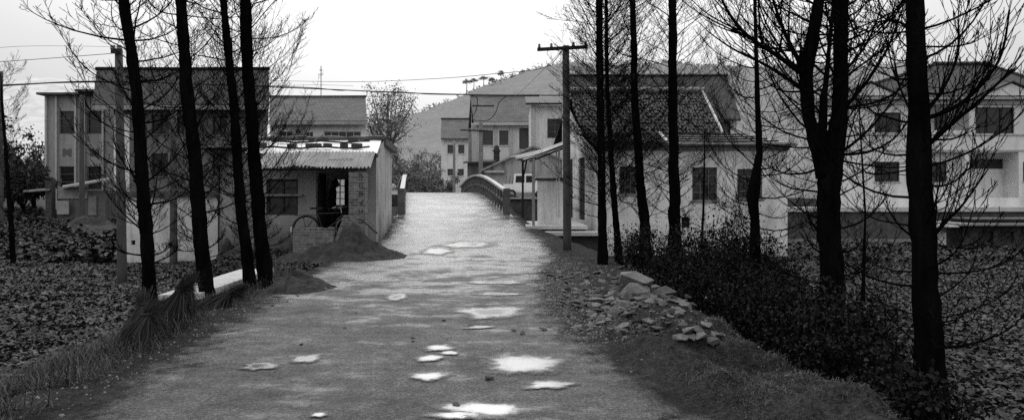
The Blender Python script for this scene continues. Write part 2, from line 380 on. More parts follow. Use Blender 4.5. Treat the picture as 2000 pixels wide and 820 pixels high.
def Gz(x, y):
    x = np.asarray(x, float); y = np.asarray(y, float)
    xl, xr, rz = XL(y), XR(y), RZ(y)
    left = np.interp(y, [-20, 24.5, 40, 47, 400, 2000], [-0.6, -0.6, 0.75, 0.95, 1.0, 1.0])
    right = np.interp(y, [-20, 36.5, 38, 45.9, 46.1, 48.1, 50, 400, 2000], [-0.7, -0.7, -1.6, -1.6, 0.85, 0.98, 1.65, 1.7, 1.7])
    nearb = 1-ss(5, 8, x); right = np.where(y > 46, right+nearb*np.clip(1.6-right, 0, 1), right)
    dl = xl-x
    wl = 1-ss(LSH(y)*0.55, LSH(y)+0.2, dl)
    zl = left*(1-wl)+(rz-0.10*ss(0.2, 1.5, dl)-0.02)*wl
    bk = BANK(y); dr = x-bk
    wr = 1-ss(-0.25, 1.1, dr)
    zr = right*(1-wr)+(rz-0.04*ss(0, 1.5, x-xr))*wr
    z = np.where(x < (xl+xr)/2, zl, zr)
    can = ss(36.2, 37.2, y)*(1-ss(45.6, 46.2, y))*ss(-13, -9.5, x)
    z = z*(1-can)+np.minimum(z, -1.6)*can
    inside = (x > xl) & (x < xr); out = np.where(x < xl, xl-x, np.where(x > xr, x-xr, 0))
    rough = ss(0.35, 1.3, out)
    far = 1-ss(60, 120, y)
    z = z+rough*far*(0.16*fbm(x*0.8, y*0.8, 21, 5)+0.05*fbm(x*4, y*4, 33, 3))
    # humps of dirt tipped along the right of the road
    hump = ss(0.2, 1.0, x-xr)*(1-ss(-0.3, 0.5, dr))*(1-ss(9.6, 11.5, y))
    z = z+hump*(0.75*np.clip(fbm(x*1.2+4, y*1.2, 61, 3)+0.16, 0, 1)+0.24*fbm(x*3.1, y*3.1, 64, 4)+0.12*fbm(x*9, y*9, 67, 3)+0.03)
    z = z+0.05*(fbm(x*1.6, y*1.2, 8, 4))*ss(.2, .9, out)
    under = (1-ss(0.5, 1.0, out))*(1-can)
    z = z-0.035*under+0.018*fbm(x*0.9, y*0.6, 5, 3)*under
    return z
def gz(x, y): return float(Gz(np.array([x]), np.array([y]))[0])

def axis(segs):
    out = []
    for a, b, s in segs:
        n = max(1, int(round((b-a)/s))); out += list(np.linspace(a, b, n, endpoint=False))
    out.append(segs[-1][1]); return np.array(out)
gx = axis([(-1500,-300,150),(-300,-60,20),(-60,-22,2),(-22,-8,.4),(-8,-3,.12),(-3,.4,.2),(.4,3.6,.07),(3.6,6,.15),(6,18,.5),(18,60,2),(60,300,20),(300,1500,150)])
gy = axis([(-60,0,5),(0,4,1),(4,12,.07),(12,14,.12),(14,26,.22),(26,34,.4),(34,48,.35),(48,70,1.5),(70,200,10),(200,2200,200)])
X, Y = np.meshgrid(gx, gy); Zg = Gz(X, Y)
nx, ny = len(gx), len(gy)
idx = np.arange(nx*ny).reshape(ny, nx)
Fc = np.stack([idx[:-1,:-1], idx[:-1,1:], idx[1:,1:], idx[1:,:-1]], -1).reshape(-1, 4)
tag(np_mesh('ground', np.stack([X, Y, Zg], -1).reshape(-1, 3), Fc, MT['ground'], smooth=True), kind='structure')
ry = axis([(-6,4,.5),(4,16,.12),(16,30,.2),(30,58,.25),(58,140,2)]); t = np.linspace(0, 1, 70)
EXT = np.where(ry > 32, .3, .6)
RX = (XL(ry)-EXT)[:, None]*(1-t)[None]+(XR(ry)+EXT)[:, None]*t[None]
RY = np.repeat(ry[:, None], len(t), 1)
idx = np.arange(RX.size).reshape(RX.shape)
Fc = np.stack([idx[:-1,:-1], idx[:-1,1:], idx[1:,1:], idx[1:,:-1]], -1).reshape(-1, 4)
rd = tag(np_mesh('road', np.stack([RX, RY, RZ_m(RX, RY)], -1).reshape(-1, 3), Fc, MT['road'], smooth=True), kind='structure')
inn = np.minimum(RX-RX[:, :1], RX[:, -1:]-RX); inn = np.where(RY > 32.2, 2.0, np.clip(inn/1.1, 0, 2))
rd.data.attributes.new('inner', 'FLOAT', 'POINT').data.foreach_set('value', inn.astype(np.float32).ravel())
MB().quad((-11, 37, -1.35), (60, 37, -1.35), (60, 46, -1.35), (-11, 46, -1.35)).build('canal_water', MT['water'])
tag(bpy.data.objects['canal_water'], kind='structure')

# puddles: irregular shallow sheets of water lying 5 mm above the road
def puddle(px, py, w, h, seed):
    d = CH*F/(py-HZ)
    for _ in range(4): d = (CH-float(RZ(d)))*F/(py-HZ)
    cx = XX(px, d); rx = w/2*d/F
    ry_ = min(1.6, h/2*d*d/(F*(CH-float(RZ(d)))))
    n = 40; P = []
    for i in range(n):
        a = 2*math.pi*i/n
        k = 1+1.3*float(fbm(np.array([math.cos(a)*1.1+seed*7.3]), np.array([math.sin(a)*1.1+seed*3.1]), 3, 4)[0])
        k = max(0.3, k); P.append((cx+rx*k*math.cos(a), d+ry_*k*math.sin(a)))
    P = [(cx+(x-cx)*1.35, d+(y-d)*1.35) for x, y in P]
    K = 7; V = [(cx, d)]
    for q in range(1, K+1): V += [(cx+(x-cx)*q/K, d+(y-d)*q/K) for x, y in P]
    A_ = np.array(V); V = np.stack([A_[:, 0], A_[:, 1], np.maximum(RZ_m(A_[:, 0], A_[:, 1]), 0*A_[:, 0]-9)+0.014], 1)
    Fs = [(0, 1+i, 1+(i+1) % n) for i in range(n)]
    for q in range(K-1):
        for i in range(n):
            j = (i+1) % n; o0, o1 = 1+q*n, 1+(q+1)*n; Fs += [(o0+i, o1+i, o0+j), (o0+j, o1+i, o1+j)]
    o = np_mesh('puddle', V, Fs, MT['puddle'], smooth=True)
    o.data.attributes.new('inner', 'FLOAT', 'POINT').data.foreach_set('value', np.array([1.0]+[1-q/K for q in range(1, K+1) for _ in range(n)], np.float32))
    return tag(o, kind='structure')
for i, (a, b, w, h) in enumerate([(958,610,150,24),(1025,712,138,30),(856,680,50,12),(880,690,30,7),(838,700,48,10),(835,736,64,16),(945,800,135,36),(895,812,90,12),
      (776,581,36,13),(505,716,62,12),(598,701,48,14),(855,493,54,8),(910,483,90,6),(965,552,90,6),(980,575,80,5),(1075,752,80,14),(620,812,30,10),(940,640,60,5)]):
    puddle(a, b, w, h, i+1)

# ------------------------------------------------------------------ buildings
class Wall:
    """an upright wall from A to B (plan points, left to right seen from outside) with real openings"""
    def __init__(s, A, B, z0, z1):
        s.A, s.B, s.z0, s.z1 = Vector(A), Vector(B), z0, z1
        s.L = (s.B-s.A).length; s.u = (s.B-s.A)/s.L; s.n = Vector((-s.u.y, s.u.x)); s.ops = []
    def at(s, u, z, dep=0.0):
        p = s.A+s.u*u+s.n*dep; return Vector((p.x, p.y, z))
    def upx(s, px):                       # u and depth where the sight line of column px meets the wall
        k = (px-1000.0)/F
        u = (k*s.A.y-s.A.x)/(s.u.x-k*s.u.y); return u, s.A.y+s.u.y*u
    def opx(s, x0, y0, x1, y1):           # opening from photo columns/rows
        u0, d0 = s.upx(x0); u1, d1 = s.upx(x1); d = (d0+d1)/2
        return s.op(u0, u1, ZZ(y1, d), ZZ(y0, d))
    def op(s, u0, u1, w0, w1):
        o = (max(0.02, u0), min(s.L-0.02, u1), max(s.z0+0.001, w0), min(s.z1-0.001, w1)); s.ops.append(o); return o
    def mesh(s, m, rev=0.14):
        us = sorted({0, s.L, *[o[0] for o in s.ops], *[o[1] for o in s.ops]}); zs = sorted({s.z0, s.z1, *[o[2] for o in s.ops], *[o[3] for o in s.ops]})
        for i in range(len(us)-1):
            for j in range(len(zs)-1):
                cu, cz = (us[i]+us[i+1])/2, (zs[j]+zs[j+1])/2
                if any(o[0] < cu < o[1] and o[2] < cz < o[3] for o in s.ops): continue
                m.quad(s.at(us[i], zs[j]), s.at(us[i+1], zs[j]), s.at(us[i+1], zs[j+1]), s.at(us[i], zs[j+1]))
        for a, b, c, d in s.ops:
            for (p, q) in (((a, c), (b, c)), ((b, c), (b, d)), ((b, d), (a, d)), ((a, d), (a, c))):
                m.quad(s.at(*p), s.at(*q), s.at(*q, rev), s.at(*p, rev))
        return m
    def bar(s, m, u0, u1, z0, z1, d0, d1):
        m.hexa([s.at(u0, z0, d0), s.at(u1, z0, d0), s.at(u1, z0, d1), s.at(u0, z0, d1), s.at(u0, z1, d0), s.at(u1, z1, d0), s.at(u1, z1, d1), s.at(u0, z1, d1)])
    def window(s, o, parent, frame, pane, nx=2, ny=2, fw=0.06, dep=0.07, label=None):
        a, b, c, d = o; m = MB(); e = 0.003
        s.bar(m, a+e, a+fw, c+e, d-e, dep, dep+.05); s.bar(m, b-fw, b-e, c+e, d-e, dep, dep+.05)
        s.bar(m, a+fw, b-fw, c+e, c+fw, dep, dep+.05); s.bar(m, a+fw, b-fw, d-fw, d-e, dep, dep+.05)
        for i in range(1, nx):
            u = a+(b-a)*i/nx; s.bar(m, u-fw*.4, u+fw*.4, c+fw, d-fw, dep+.004, dep+.046)
        for i in range(1, ny):
            z = c+(d-c)*i/ny; s.bar(m, a+fw, b-fw, z-fw*.35, z+fw*.35, dep+.008, dep+.042)
        w = m.build('window', frame, parent)
        MB().quad(s.at(a+.01, c+.01, .135), s.at(b-.01, c+.01, .135), s.at(b-.01, d-.01, .135), s.at(a+.01, d-.01, .135)).build('pane', pane, w)
        return w
    def sill(s, o, m, out=0.06, h=0.06): s.bar(m, o[0]-.08, o[1]+.08, o[2]-h-.002, o[2]-.002, -out, -.002)

def slab(m, a, b, c, d, th=0.14):      # thick sheet under the four top corners a b c d
    a, b, c, d = map(Vector, (a, b, c, d)); t = Vector((0, 0, th))
    m.hexa([a-t, b-t, c-t, d-t, a, b, c, d])

def gable_house(name, label, pl, pr, d, z0, ye, yr, depth, skew, wallm, roofm, wins, ridge=None, eave=None, dB=None, frame='frame', pane='pane', over=0.5, nxy=(2, 2), roof_th=0.16, sills=True, fascia=None):
    dB = dB or d
    A = Vector((XX(pl, d), d)); B = Vector((XX(pr, dB), dB))
    ze = ZZ(ye, d-over)
    root = thing(name, ((A.x+B.x)/2, (A.y+B.y)/2, z0), label, 'house')
    W = Wall(A, B, z0, ze-0.05); dv = Vector((skew, 1.0))*depth
    ops = [W.opx(*w[:4]) for w in wins]
    m = W.mesh(MB())
    C_, D_ = B+dv, A+dv; zt = ze-0.05
    def P(p, z): return (p.x, p.y, z)
    m.quad(P(B, z0), P(C_, z0), P(C_, zt), P(B, zt)); m.quad(P(C_, z0), P(D_, z0), P(D_, zt), P(C_, zt)); m.quad(P(D_, z0), P(A, z0), P(A, zt), P(D_, zt))
    dr = d+depth/2; zr = ZZ(yr, dr)
    rl = XX(ridge[0], dr) if ridge else A.x-0.4+skew*depth/2
    rr = XX(ridge[1], dB-d+dr) if ridge else B.x+0.4+skew*depth/2
    el = XX(eave[0], d-over) if eave else A.x-0.4
    er = XX(eave[1], dB-over) if eave else B.x+0.4
    # gable ends under the roof
    mA, mB_ = (A+D_)/2, (B+C_)/2
    m.poly([P(B, zt), P(C_, zt), (mB_.x, mB_.y, zr-0.25)]); m.poly([P(D_, zt), P(A, zt), (mA.x, mA.y, zr-0.25)])
    m.build('wall', MT[wallm], root)
    r = MB()
    rL, rR = (rl, dr, zr), (rr, dB-d+dr, zr)
    slab(r, (el, d-over, ze), (er, dB-over, ze), rR, rL, roof_th)
    bl, brr = 2*rl-el, 2*rr-er
    slab(r, (rl, dr+.004, zr), (rr, dB-d+dr+.004, zr), (brr, dB+depth+over, ze), (bl, d+depth+over, ze), roof_th)
    ro = r.build('roof', MT[roofm], root)
    rc = MB(); rc.tube([(rl-.05, dr, zr+.05), ((rl+rr)/2, (2*dr+dB-d)/2, zr+.03), (rr+.05, dB-d+dr, zr+.05)], 0.12, 6); rc.build('ridge_cap', MT[roofm], ro)
    if fascia:
        fm = MB(); p0, p1 = Vector((el, d-over-.03, 0)), Vector((er, dB-over-.03, 0))
        fm.hexa([(p0.x, p0.y-.05, ze-.3), (p1.x, p1.y-.05, ze-.3), (p1.x, p1.y, ze-.3), (p0.x, p0.y, ze-.3), (p0.x, p0.y-.05, ze-.05), (p1.x, p1.y-.05, ze-.05), (p1.x, p1.y, ze-.05), (p0.x, p0.y, ze-.05)])
        fm.build('fascia', MT[fascia], root)
    if sills and ops:
        sm = MB()
        for o in ops: W.sill(o, sm)
    for o, w in zip(ops, wins):
        k = w[4] if len(w) > 4 else nxy
        win = W.window(o, root, MT[frame], MT[pane], *k)
        if sills:
            s1 = MB(); W.sill(o, s1); s1.build('sill', MT[wallm], win)
    return root, W

# --- large dark roofed house on the left
L2, WL2 = gable_house('old_house', 'large dark roofed house with grey walls behind the left row of trees', 222, 521, 40, 0.5, 204, 136, 9.0, -0.34, 'pl_dark', 'tile',
    [(296,225,328,262),(345,228,364,262),(415,228,442,264),(478,228,508,264),(296,300,328,345),(415,300,442,345)], ridge=(189, 525), eave=(180, 526), fascia='pl_grey')
m = MB(); WL2.bar(m, 0.02, 0.9, 0.6, 6.4, -.03, -.003); m.build('pilaster', MT['pl_pale'], L2)
m = MB(); WL2.bar(m, 5.2, 8.2, ZZ(290, 40), ZZ(286, 40), -.8, -.003); m.build('balcony_slab', MT['conc'], L2)

# --- pale two storey house with pilasters, far left
def left_house():
    d = 46; A, B = (XX(88, d), d), (XX(222, d), d); z0 = 0.75; zt = ZZ(187, d)
    root = thing('pilastered_house', ((A[0]+B[0])/2, d, z0), 'two storey grey house with pale vertical pilasters at the far left', 'house')
    W = Wall(A, B, z0, zt)
    ws = [(116,217,147,262),(170,217,201,262),(116,325,147,371),(170,325,201,371)]
    ops = [W.opx(*w) for w in ws]; m = W.mesh(MB())
    m.quad(W.at(W.L, z0), W.at(W.L, z0, 8), W.at(W.L, zt, 8), W.at(W.L, zt)); m.quad(W.at(0, z0, 8), W.at(0, z0), W.at(0, zt), W.at(0, zt, 8)); m.quad(W.at(W.L, z0, 8), W.at(0, z0, 8), W.at(0, zt, 8), W.at(W.L, zt, 8))
    m.build('wall', MT['pl_grey'], root)
    for o in ops:
        W.window(o, root, MT['frame_mid'], MT['pane'], 1, 3)
    for px in (92, 112, 149.5, 167, 203):
        u, _ = W.upx(px); m = MB(); W.bar(m, max(0.003, u-.06), u+.06, z0, zt-.004, -.16, -.003); m.build('pilaster', MT['trim'], root)
    for px in (131, 185):                     # dark flower shaped relief between the floors
        u, _ = W.upx(px); m = MB()
        for a in (-1, 0, 1): W.bar(m, u+a*.2-.09, u+a*.2+.09, ZZ(299+abs(a)*3, d)-.1, ZZ(295-abs(a)*2, d)+.1, -.03, -.004-abs(a)*.002)
        m.build('relief', MT['pl_dark'], root)
    m = MB(); W.bar(m, -.25, W.L+.3, zt, zt+.14, -.5, 8.4); m.build('roof_slab', MT['conc_dark'], root)
    m = MB(); u, _ = W.upx(168); W.bar(m, u-.2, u+1.3, zt+.143, zt+.28, -.9, 2); m.build('stair_roof', MT['conc_dark'], root)
left_house()

# --- long house behind the brick hut
L3, WL3 = gable_house('long_house', 'long grey roofed house behind the brick hut with a television aerial', 527, 715, 55, 0.9, 236, 190, 8.5, -0.31, 'pl_far', 'tile_far',
    [(632,257,705,290,(5,1)),(545,257,573,285),(596,258,612,285)], ridge=(527, 714), eave=(526, 717), frame='frame_pale', pane='pane_far', fascia='pl_grey')
ac = MB(); u, dd = WL3.upx(585); WL3.bar(ac, u-.45, u+.45, ZZ(264, 55), ZZ(251, 55), -.35, -.01); a = ac.build('air_conditioner', MT['conc'], L3)
c = WL3.at(u, ZZ(257.5, 55), -.36); m = MB(); m.tube([c, c+Vector((0, -.02, 0))], .19, 14); m.build('fan_grille', MT['frame'], a)
an = thing('roof_aerial', PX(627, 190, 59.25), 'thin television aerial mast on the long grey roof', 'aerial')
p = wloc(an); m = MB(); m.tube([p, p+Vector((0, 0, 2.6))], .035, 5)
m.build('mast', MT['cable_far'], an)
m = MB(); m.tube([p+Vector((-.25, 0, 1.9)), p+Vector((.2, 0, 1.9))], .025, 4); m.tube([p+Vector((-.12, 0, 2.25)), p+Vector((.12, 0, 2.25))], .04, 5); m.build('crossbar', MT['cable_far'], an)

# --- houses across the bridge
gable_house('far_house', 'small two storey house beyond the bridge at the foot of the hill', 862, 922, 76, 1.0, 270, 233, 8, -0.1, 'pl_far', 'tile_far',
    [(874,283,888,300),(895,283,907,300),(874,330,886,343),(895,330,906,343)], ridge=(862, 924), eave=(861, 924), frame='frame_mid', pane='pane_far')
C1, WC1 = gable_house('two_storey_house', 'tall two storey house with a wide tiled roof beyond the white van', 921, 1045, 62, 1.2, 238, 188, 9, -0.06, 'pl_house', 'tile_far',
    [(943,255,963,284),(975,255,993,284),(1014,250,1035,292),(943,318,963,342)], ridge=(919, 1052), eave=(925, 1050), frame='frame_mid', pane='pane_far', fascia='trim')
for px in (921.5, 930, 940, 968, 998):
    u, _ = WC1.upx(px); m = MB(); WC1.bar(m, max(.003, u-.1), u+.1, 1.3, ZZ(244, 62), -.14, -.003); m.build('pilaster', MT['trim'], C1)
def white_block():
    d = 53; z0 = 1.4; A, B = (XX(1037, d), d), (XX(1175, d), d); zt = ZZ(206, d)
    root = thing('white_house', ((A[0]+B[0])/2, d, z0), 'whitewashed house block with a corner pilaster behind the porch roof', 'house')
    W = Wall(A, B, z0, zt); o = W.opx(1069, 232, 1099, 270); m = W.mesh(MB())
    m.quad(W.at(0, z0, 7), W.at(0, z0), W.at(0, zt), W.at(0, zt, 7)); m.quad(W.at(W.L, z0), W.at(W.L, z0, 7), W.at(W.L, zt, 7), W.at(W.L, zt))
    m.build('wall', MT['pl_pale'], root); W.window(o, root, MT['frame_mid'], MT['pane'], 2, 3)
    m = MB(); W.bar(m, .003, .3, z0, zt-.01, -.2, -.003); m.build('pilaster', MT['trim'], root)
    m = MB(); slab(m, W.at(-.4, zt+.12, -.6), W.at(W.L+.3, zt+.12, -.6), W.at(W.L+.3, zt+1.2, 4), W.at(-.4, zt+1.2, 4), .16); m.build('roof', MT['tile_far'], root)
    m = MB(); m.tube([PX(1092, 268, d-.1), PX(1106, 232, d-.4)], .09, 5); m.build('shutter_prop', MT['wood_dark'], root)
white_block()
# gabled shed beside the van
def gable_shed():
    d = 51; z0 = 1.5; x0, x1 = XX(947, d), XX(1136, d); xa = XX(1041, d); ze = ZZ(330, d); za = ZZ(288, d)
    root = thing('gabled_shed', (xa, d, z0), 'low pale gabled shed with stained wall behind the white van', 'shed')
    m = MB(); m.poly([(x0, d, z0), (x1, d, z0), (x1, d, ze), (xa, d, za), (x0, d, ze)])
    m.quad((x0, d, z0), (x0, d+6, z0), (x0, d+6, ze), (x0, d, ze)); m.quad((x1, d, z0), (x1, d+6, z0), (x1, d+6, ze), (x1, d, ze))
    m.build('wall', MT['pl_shed'], root)
    m = MB(); slab(m, (x0-.3, d-.35, ze-.08), (xa, d-.35, za+.14), (xa, d+6, za+.14), (x0-.3, d+6, ze-.08), .14)
    slab(m, (xa+.004, d-.35, za+.14), (x1+.3, d-.35, ze-.08), (x1+.3, d+6, ze-.08), (xa+.004, d+6, za+.14), .14); m.build('roof', MT['slab_roof'], root)
    m = MB(); m.box(x0-.05, x0+1.4, d-.25, d-.004, ze-.28, ze-.12); m.build('lintel', MT['trim'], root)
gable_shed()
def dark_shed():
    d = 57; z0 = 1.1; x0, x1 = XX(913, d), XX(962, d); zt = ZZ(317, d)
    root = thing('dark_shed', ((x0+x1)/2, d, z0), 'dark low shed beyond the bridge railing', 'shed')
    m = MB(); m.box(x0, x1, d, d+3, z0, zt); m.build('wall', MT['pl_dark'], root)
    m = MB(); slab(m, (x0-.3, d-.5, zt+.02), (x1+.3, d-.5, zt+.06), (x1+.3, d+3.3, zt+.35), (x0-.3, d+3.3, zt+.35), .12); m.build('roof', MT['conc_dark'], root)
    ch = PX(970, 312, d+1); root2 = thing('brick_chimney', (ch.x, ch.y, z0), 'small dark chimney stack with a cap above the gabled shed', 'chimney')
    m = MB(); m.box(ch.x-.24, ch.x+.24, ch.y-.24, ch.y+.24, z0, ZZ(296, d+1)); m.build('stack', MT['brick_dark'], root2)
    m = MB(); m.box(ch.x-.32, ch.x+.32, ch.y-.32, ch.y+.32, ZZ(296, d+1)+.003, ZZ(293, d+1)); m.lathe((ch.x, ch.y, ZZ(293, d+1)+.003), [(.22, 0), (.2, .25), (.08, .4)], 10); m.build('cap', MT['brick_dark'], root2)
dark_shed()

# --- big house with the tiled roof on the right (behind) and whitewashed house in front
gable_house('tiled_house', 'broad house with a long misty tiled roof behind the whitewashed building', 1120, 1440, 48.5, 1.4, 232, 149, 9, 0.0, 'pl_house', 'tile_mid',
    [(1408,238,1427,262)], ridge=(1112, 1420), eave=(1112, 1447), frame='frame_mid', pane='pane')
def house_A():
    d = 30.0; z0 = -0.75
    A, B = Vector((XX(1163, d), d)), Vector((XX(1538, d), d)); zt = ZZ(286, d)
    root = thing('whitewashed_house', ((A.x+B.x)/2, d, z0), 'low whitewashed house with black tiled roof and lattice windows by the porch', 'house')
    W = Wall(A, B, z0, zt)
    ops = [W.opx(1210,325,1243,380), W.opx(1352,327,1401,392), W.opx(1440,330,1489,388)]
    vent = W.opx(1331,424,1347,444)
    m = W.mesh(MB())
    dv = Vector((-0.105, 1.0))*8.0
    S = Wall(A+dv, A, z0, zt)
    door = [S.op(S.L-3.6, S.L-2.2, 0.72, ZZ(308, 32.8)), S.op(S.L-6.3, S.L-5.1, 0.72, ZZ(312, 36))]
    S.mesh(m)
    S2 = Wall(B, B+dv, z0, zt); S2.mesh(m); Wall(B+dv, A+dv, z0, zt).mesh(m)
    # left gable wall up to the ridge
    G = [A, A+dv*0.35, A+dv]; 
    m.poly([(A.x, A.y, zt), ((A+dv*.31).x, (A+dv*.31).y, 4.6), ((A+dv).x, (A+dv).y, 7.2), ((A+dv).x, (A+dv).y, zt)])
    m.build('wall', MT['pl_white'], root)
    for o, k in zip(ops, ((3, 4), (3, 4), (3, 4))):
        w = W.window(o, root, MT['frame_mid'], MT['pane'], *k, fw=.05)
        s1 = MB(); W.sill(o, s1); s1.build('sill', MT['conc'], w)
    mm = MB(); W.bar(mm, vent[0]+.004, vent[1]-.004, vent[2]+.004, vent[3]-.004, .05, .1); mm.build('vent', MT['black'], root)  # black plug painted as the shade inside the vent
    for o in door:
        mm = MB(); a, b, c, e = o
        S.bar(mm, a+.004, b-.004, c+.004, e-.004, .09, .13)
        for i in range(4): S.bar(mm, a+.03+i*(b-a-.06)/4, a+.01+(i+1)*(b-a-.06)/4, c+.04, e-.04, .07, .087)
        dd = mm.build('door', MT['wood_dark'], root)
    # eave band
    mm = MB(); W.bar(mm, -.25, W.L+.3, zt+.002, zt+.11, -.35, -.002); W.bar(mm, -.05, W.L+.05, zt-.16, zt-.004, -.12, -.003); mm.build('eave_band', MT['conc'], root)
    # tiled roof: ridge, kink, front eave on the left part
    r = MB(); e1 = d-.4
    def row(d0, y): return d0, ZZ(y, d0)
    d_r, z_r = row(38.3, 180); d_k, z_k = row(32.4, 262); d_e, z_e = row(29.55, 284)
    Lr, Lk, Le = XX(1112, d_r), XX(1140, d_k), XX(1160, d_e)
    Rr, Rk, Mk, Me = XX(1372, d_r), XX(1412, d_k), XX(1288, d_k), XX(1303, d_e)
    slab(r, (Lk, d_k, z_k), (Rk, d_k, z_k), (Rr, d_r, z_r), (Lr, d_r, z_r), .16)
    slab(r, (Le, d_e, z_e+.1), (Me, d_e, z_e+.1), (Mk, d_k-.003, z_k), (Lk, d_k-.003, z_k), .14)
    slab(r, (Lr, d_r+.004, z_r), (Rr, d_r+.004, z_r), (Rr+.6, d_r+5.5, z_r-2.6), (Lr-.6, d_r+5.5, z_r-2.6), .16)
    ro = r.build('tiled_roof', MT['tile'], root)
    # rows of cover tiles standing proud on the nearer slope
    t = MB()
    for i in range(26):
        f = i/25; x0 = Le+(Me-Le)*f; x1 = Lk+(Mk-Lk)*f
        for k in range(11):
            a, b2 = k/11, (k+1.12)/11
            p0 = Vector((x0+(x1-x0)*a, d_e+(d_k-d_e)*a, z_e+.115+(z_k-z_e-.1)*a)); p1 = Vector((x0+(x1-x0)*b2, d_e+(d_k-d_e)*b2, z_e+.115+(z_k-z_e-.1)*b2))
            j = Vector((random.uniform(-.05, .05), random.uniform(-.05, .05), random.uniform(-.03, .03)))
            t.tube([p0+j, p1+j-Vector((0, 0, .015))], [.075, .06], 6)
    for i in range(46):
        f = i/45; x0 = Lk+(Rk-Lk)*f; x1 = Lr+(Rr-Lr)*f
        for k in range(14):
            a, b2 = k/14, (k+1.12)/14
            p0 = Vector((x0+(x1-x0)*a, d_k+(d_r-d_k)*a, z_k+.015+(z_r-z_k)*a)); p1 = Vector((x0+(x1-x0)*b2, d_k+(d_r-d_k)*b2, z_k+.015+(z_r-z_k)*b2))
            j = Vector((random.uniform(-.05, .05), random.uniform(-.05, .05), random.uniform(-.03, .03)))
            t.tube([p0+j, p1+j-Vector((0, 0, .015))], [.075, .06], 5)
    t.build('cover_tiles', MT['tile'], ro)
    mm = MB(); mm.tube([(Lr-.1, d_r, z_r+.1), (Rr+.1, d_r, z_r+.1)], .16, 8); mm.build('ridge_cap', MT['conc'], ro)
    mm = MB(); mm.tube([(Mk, d_k, z_k+.06), (Me, d_e, z_e+.16)], .07, 6); mm.tube([(Rr, d_r, z_r+.06), (Rk, d_k, z_k+.06)], .07, 6); mm.build('verge', MT['conc_pale'], ro)
    mm = MB(); mm.quad((Rr-.1, d_r, z_r-.1), (Rk-.1, d_k, z_k-.15), (Rk-.1, d_k, zt), (Rr-.1, d_r, zt)); mm.build('gable_wall', MT['pl_white'], root)
    # pale slab roof on the right part, in three overlapping courses
    x0, x1 = Me+.02, XX(1540, d_e); y0, y1 = d_e, 32.6; zz0, zz1 = z_e+.08, ZZ(263, 32.6)
    q = MB(); n = 4
    for k in range(n):
        a, b2 = k/n, (k+1)/n+.03
        ins = 0.9*a
        slab(q, (x0, y0+(y1-y0)*a, zz0+(zz1-zz0)*a+.05), (x1-ins, y0+(y1-y0)*a, zz0+(zz1-zz0)*a+.05), (x1-.9*b2, y0+(y1-y0)*b2, zz0+(zz1-zz0)*b2-.01), (x0, y0+(y1-y0)*b2, zz0+(zz1-zz0)*b2-.01), .09)
    q.build('slab_roof', MT['slab_roof'], root)
    for k in range(4):
        y = y0+(y1-y0)*(k+.02)/4; z = zz0+(zz1-zz0)*(k+.02)/4+.1
        MB().tube([(x0, y, z), ((x0+x1)/2, y, z-.02), (x1-.4-.2*k, y, z)], .035, 5).build('roof_batten', MT['wood_dark'], root)
house_A()

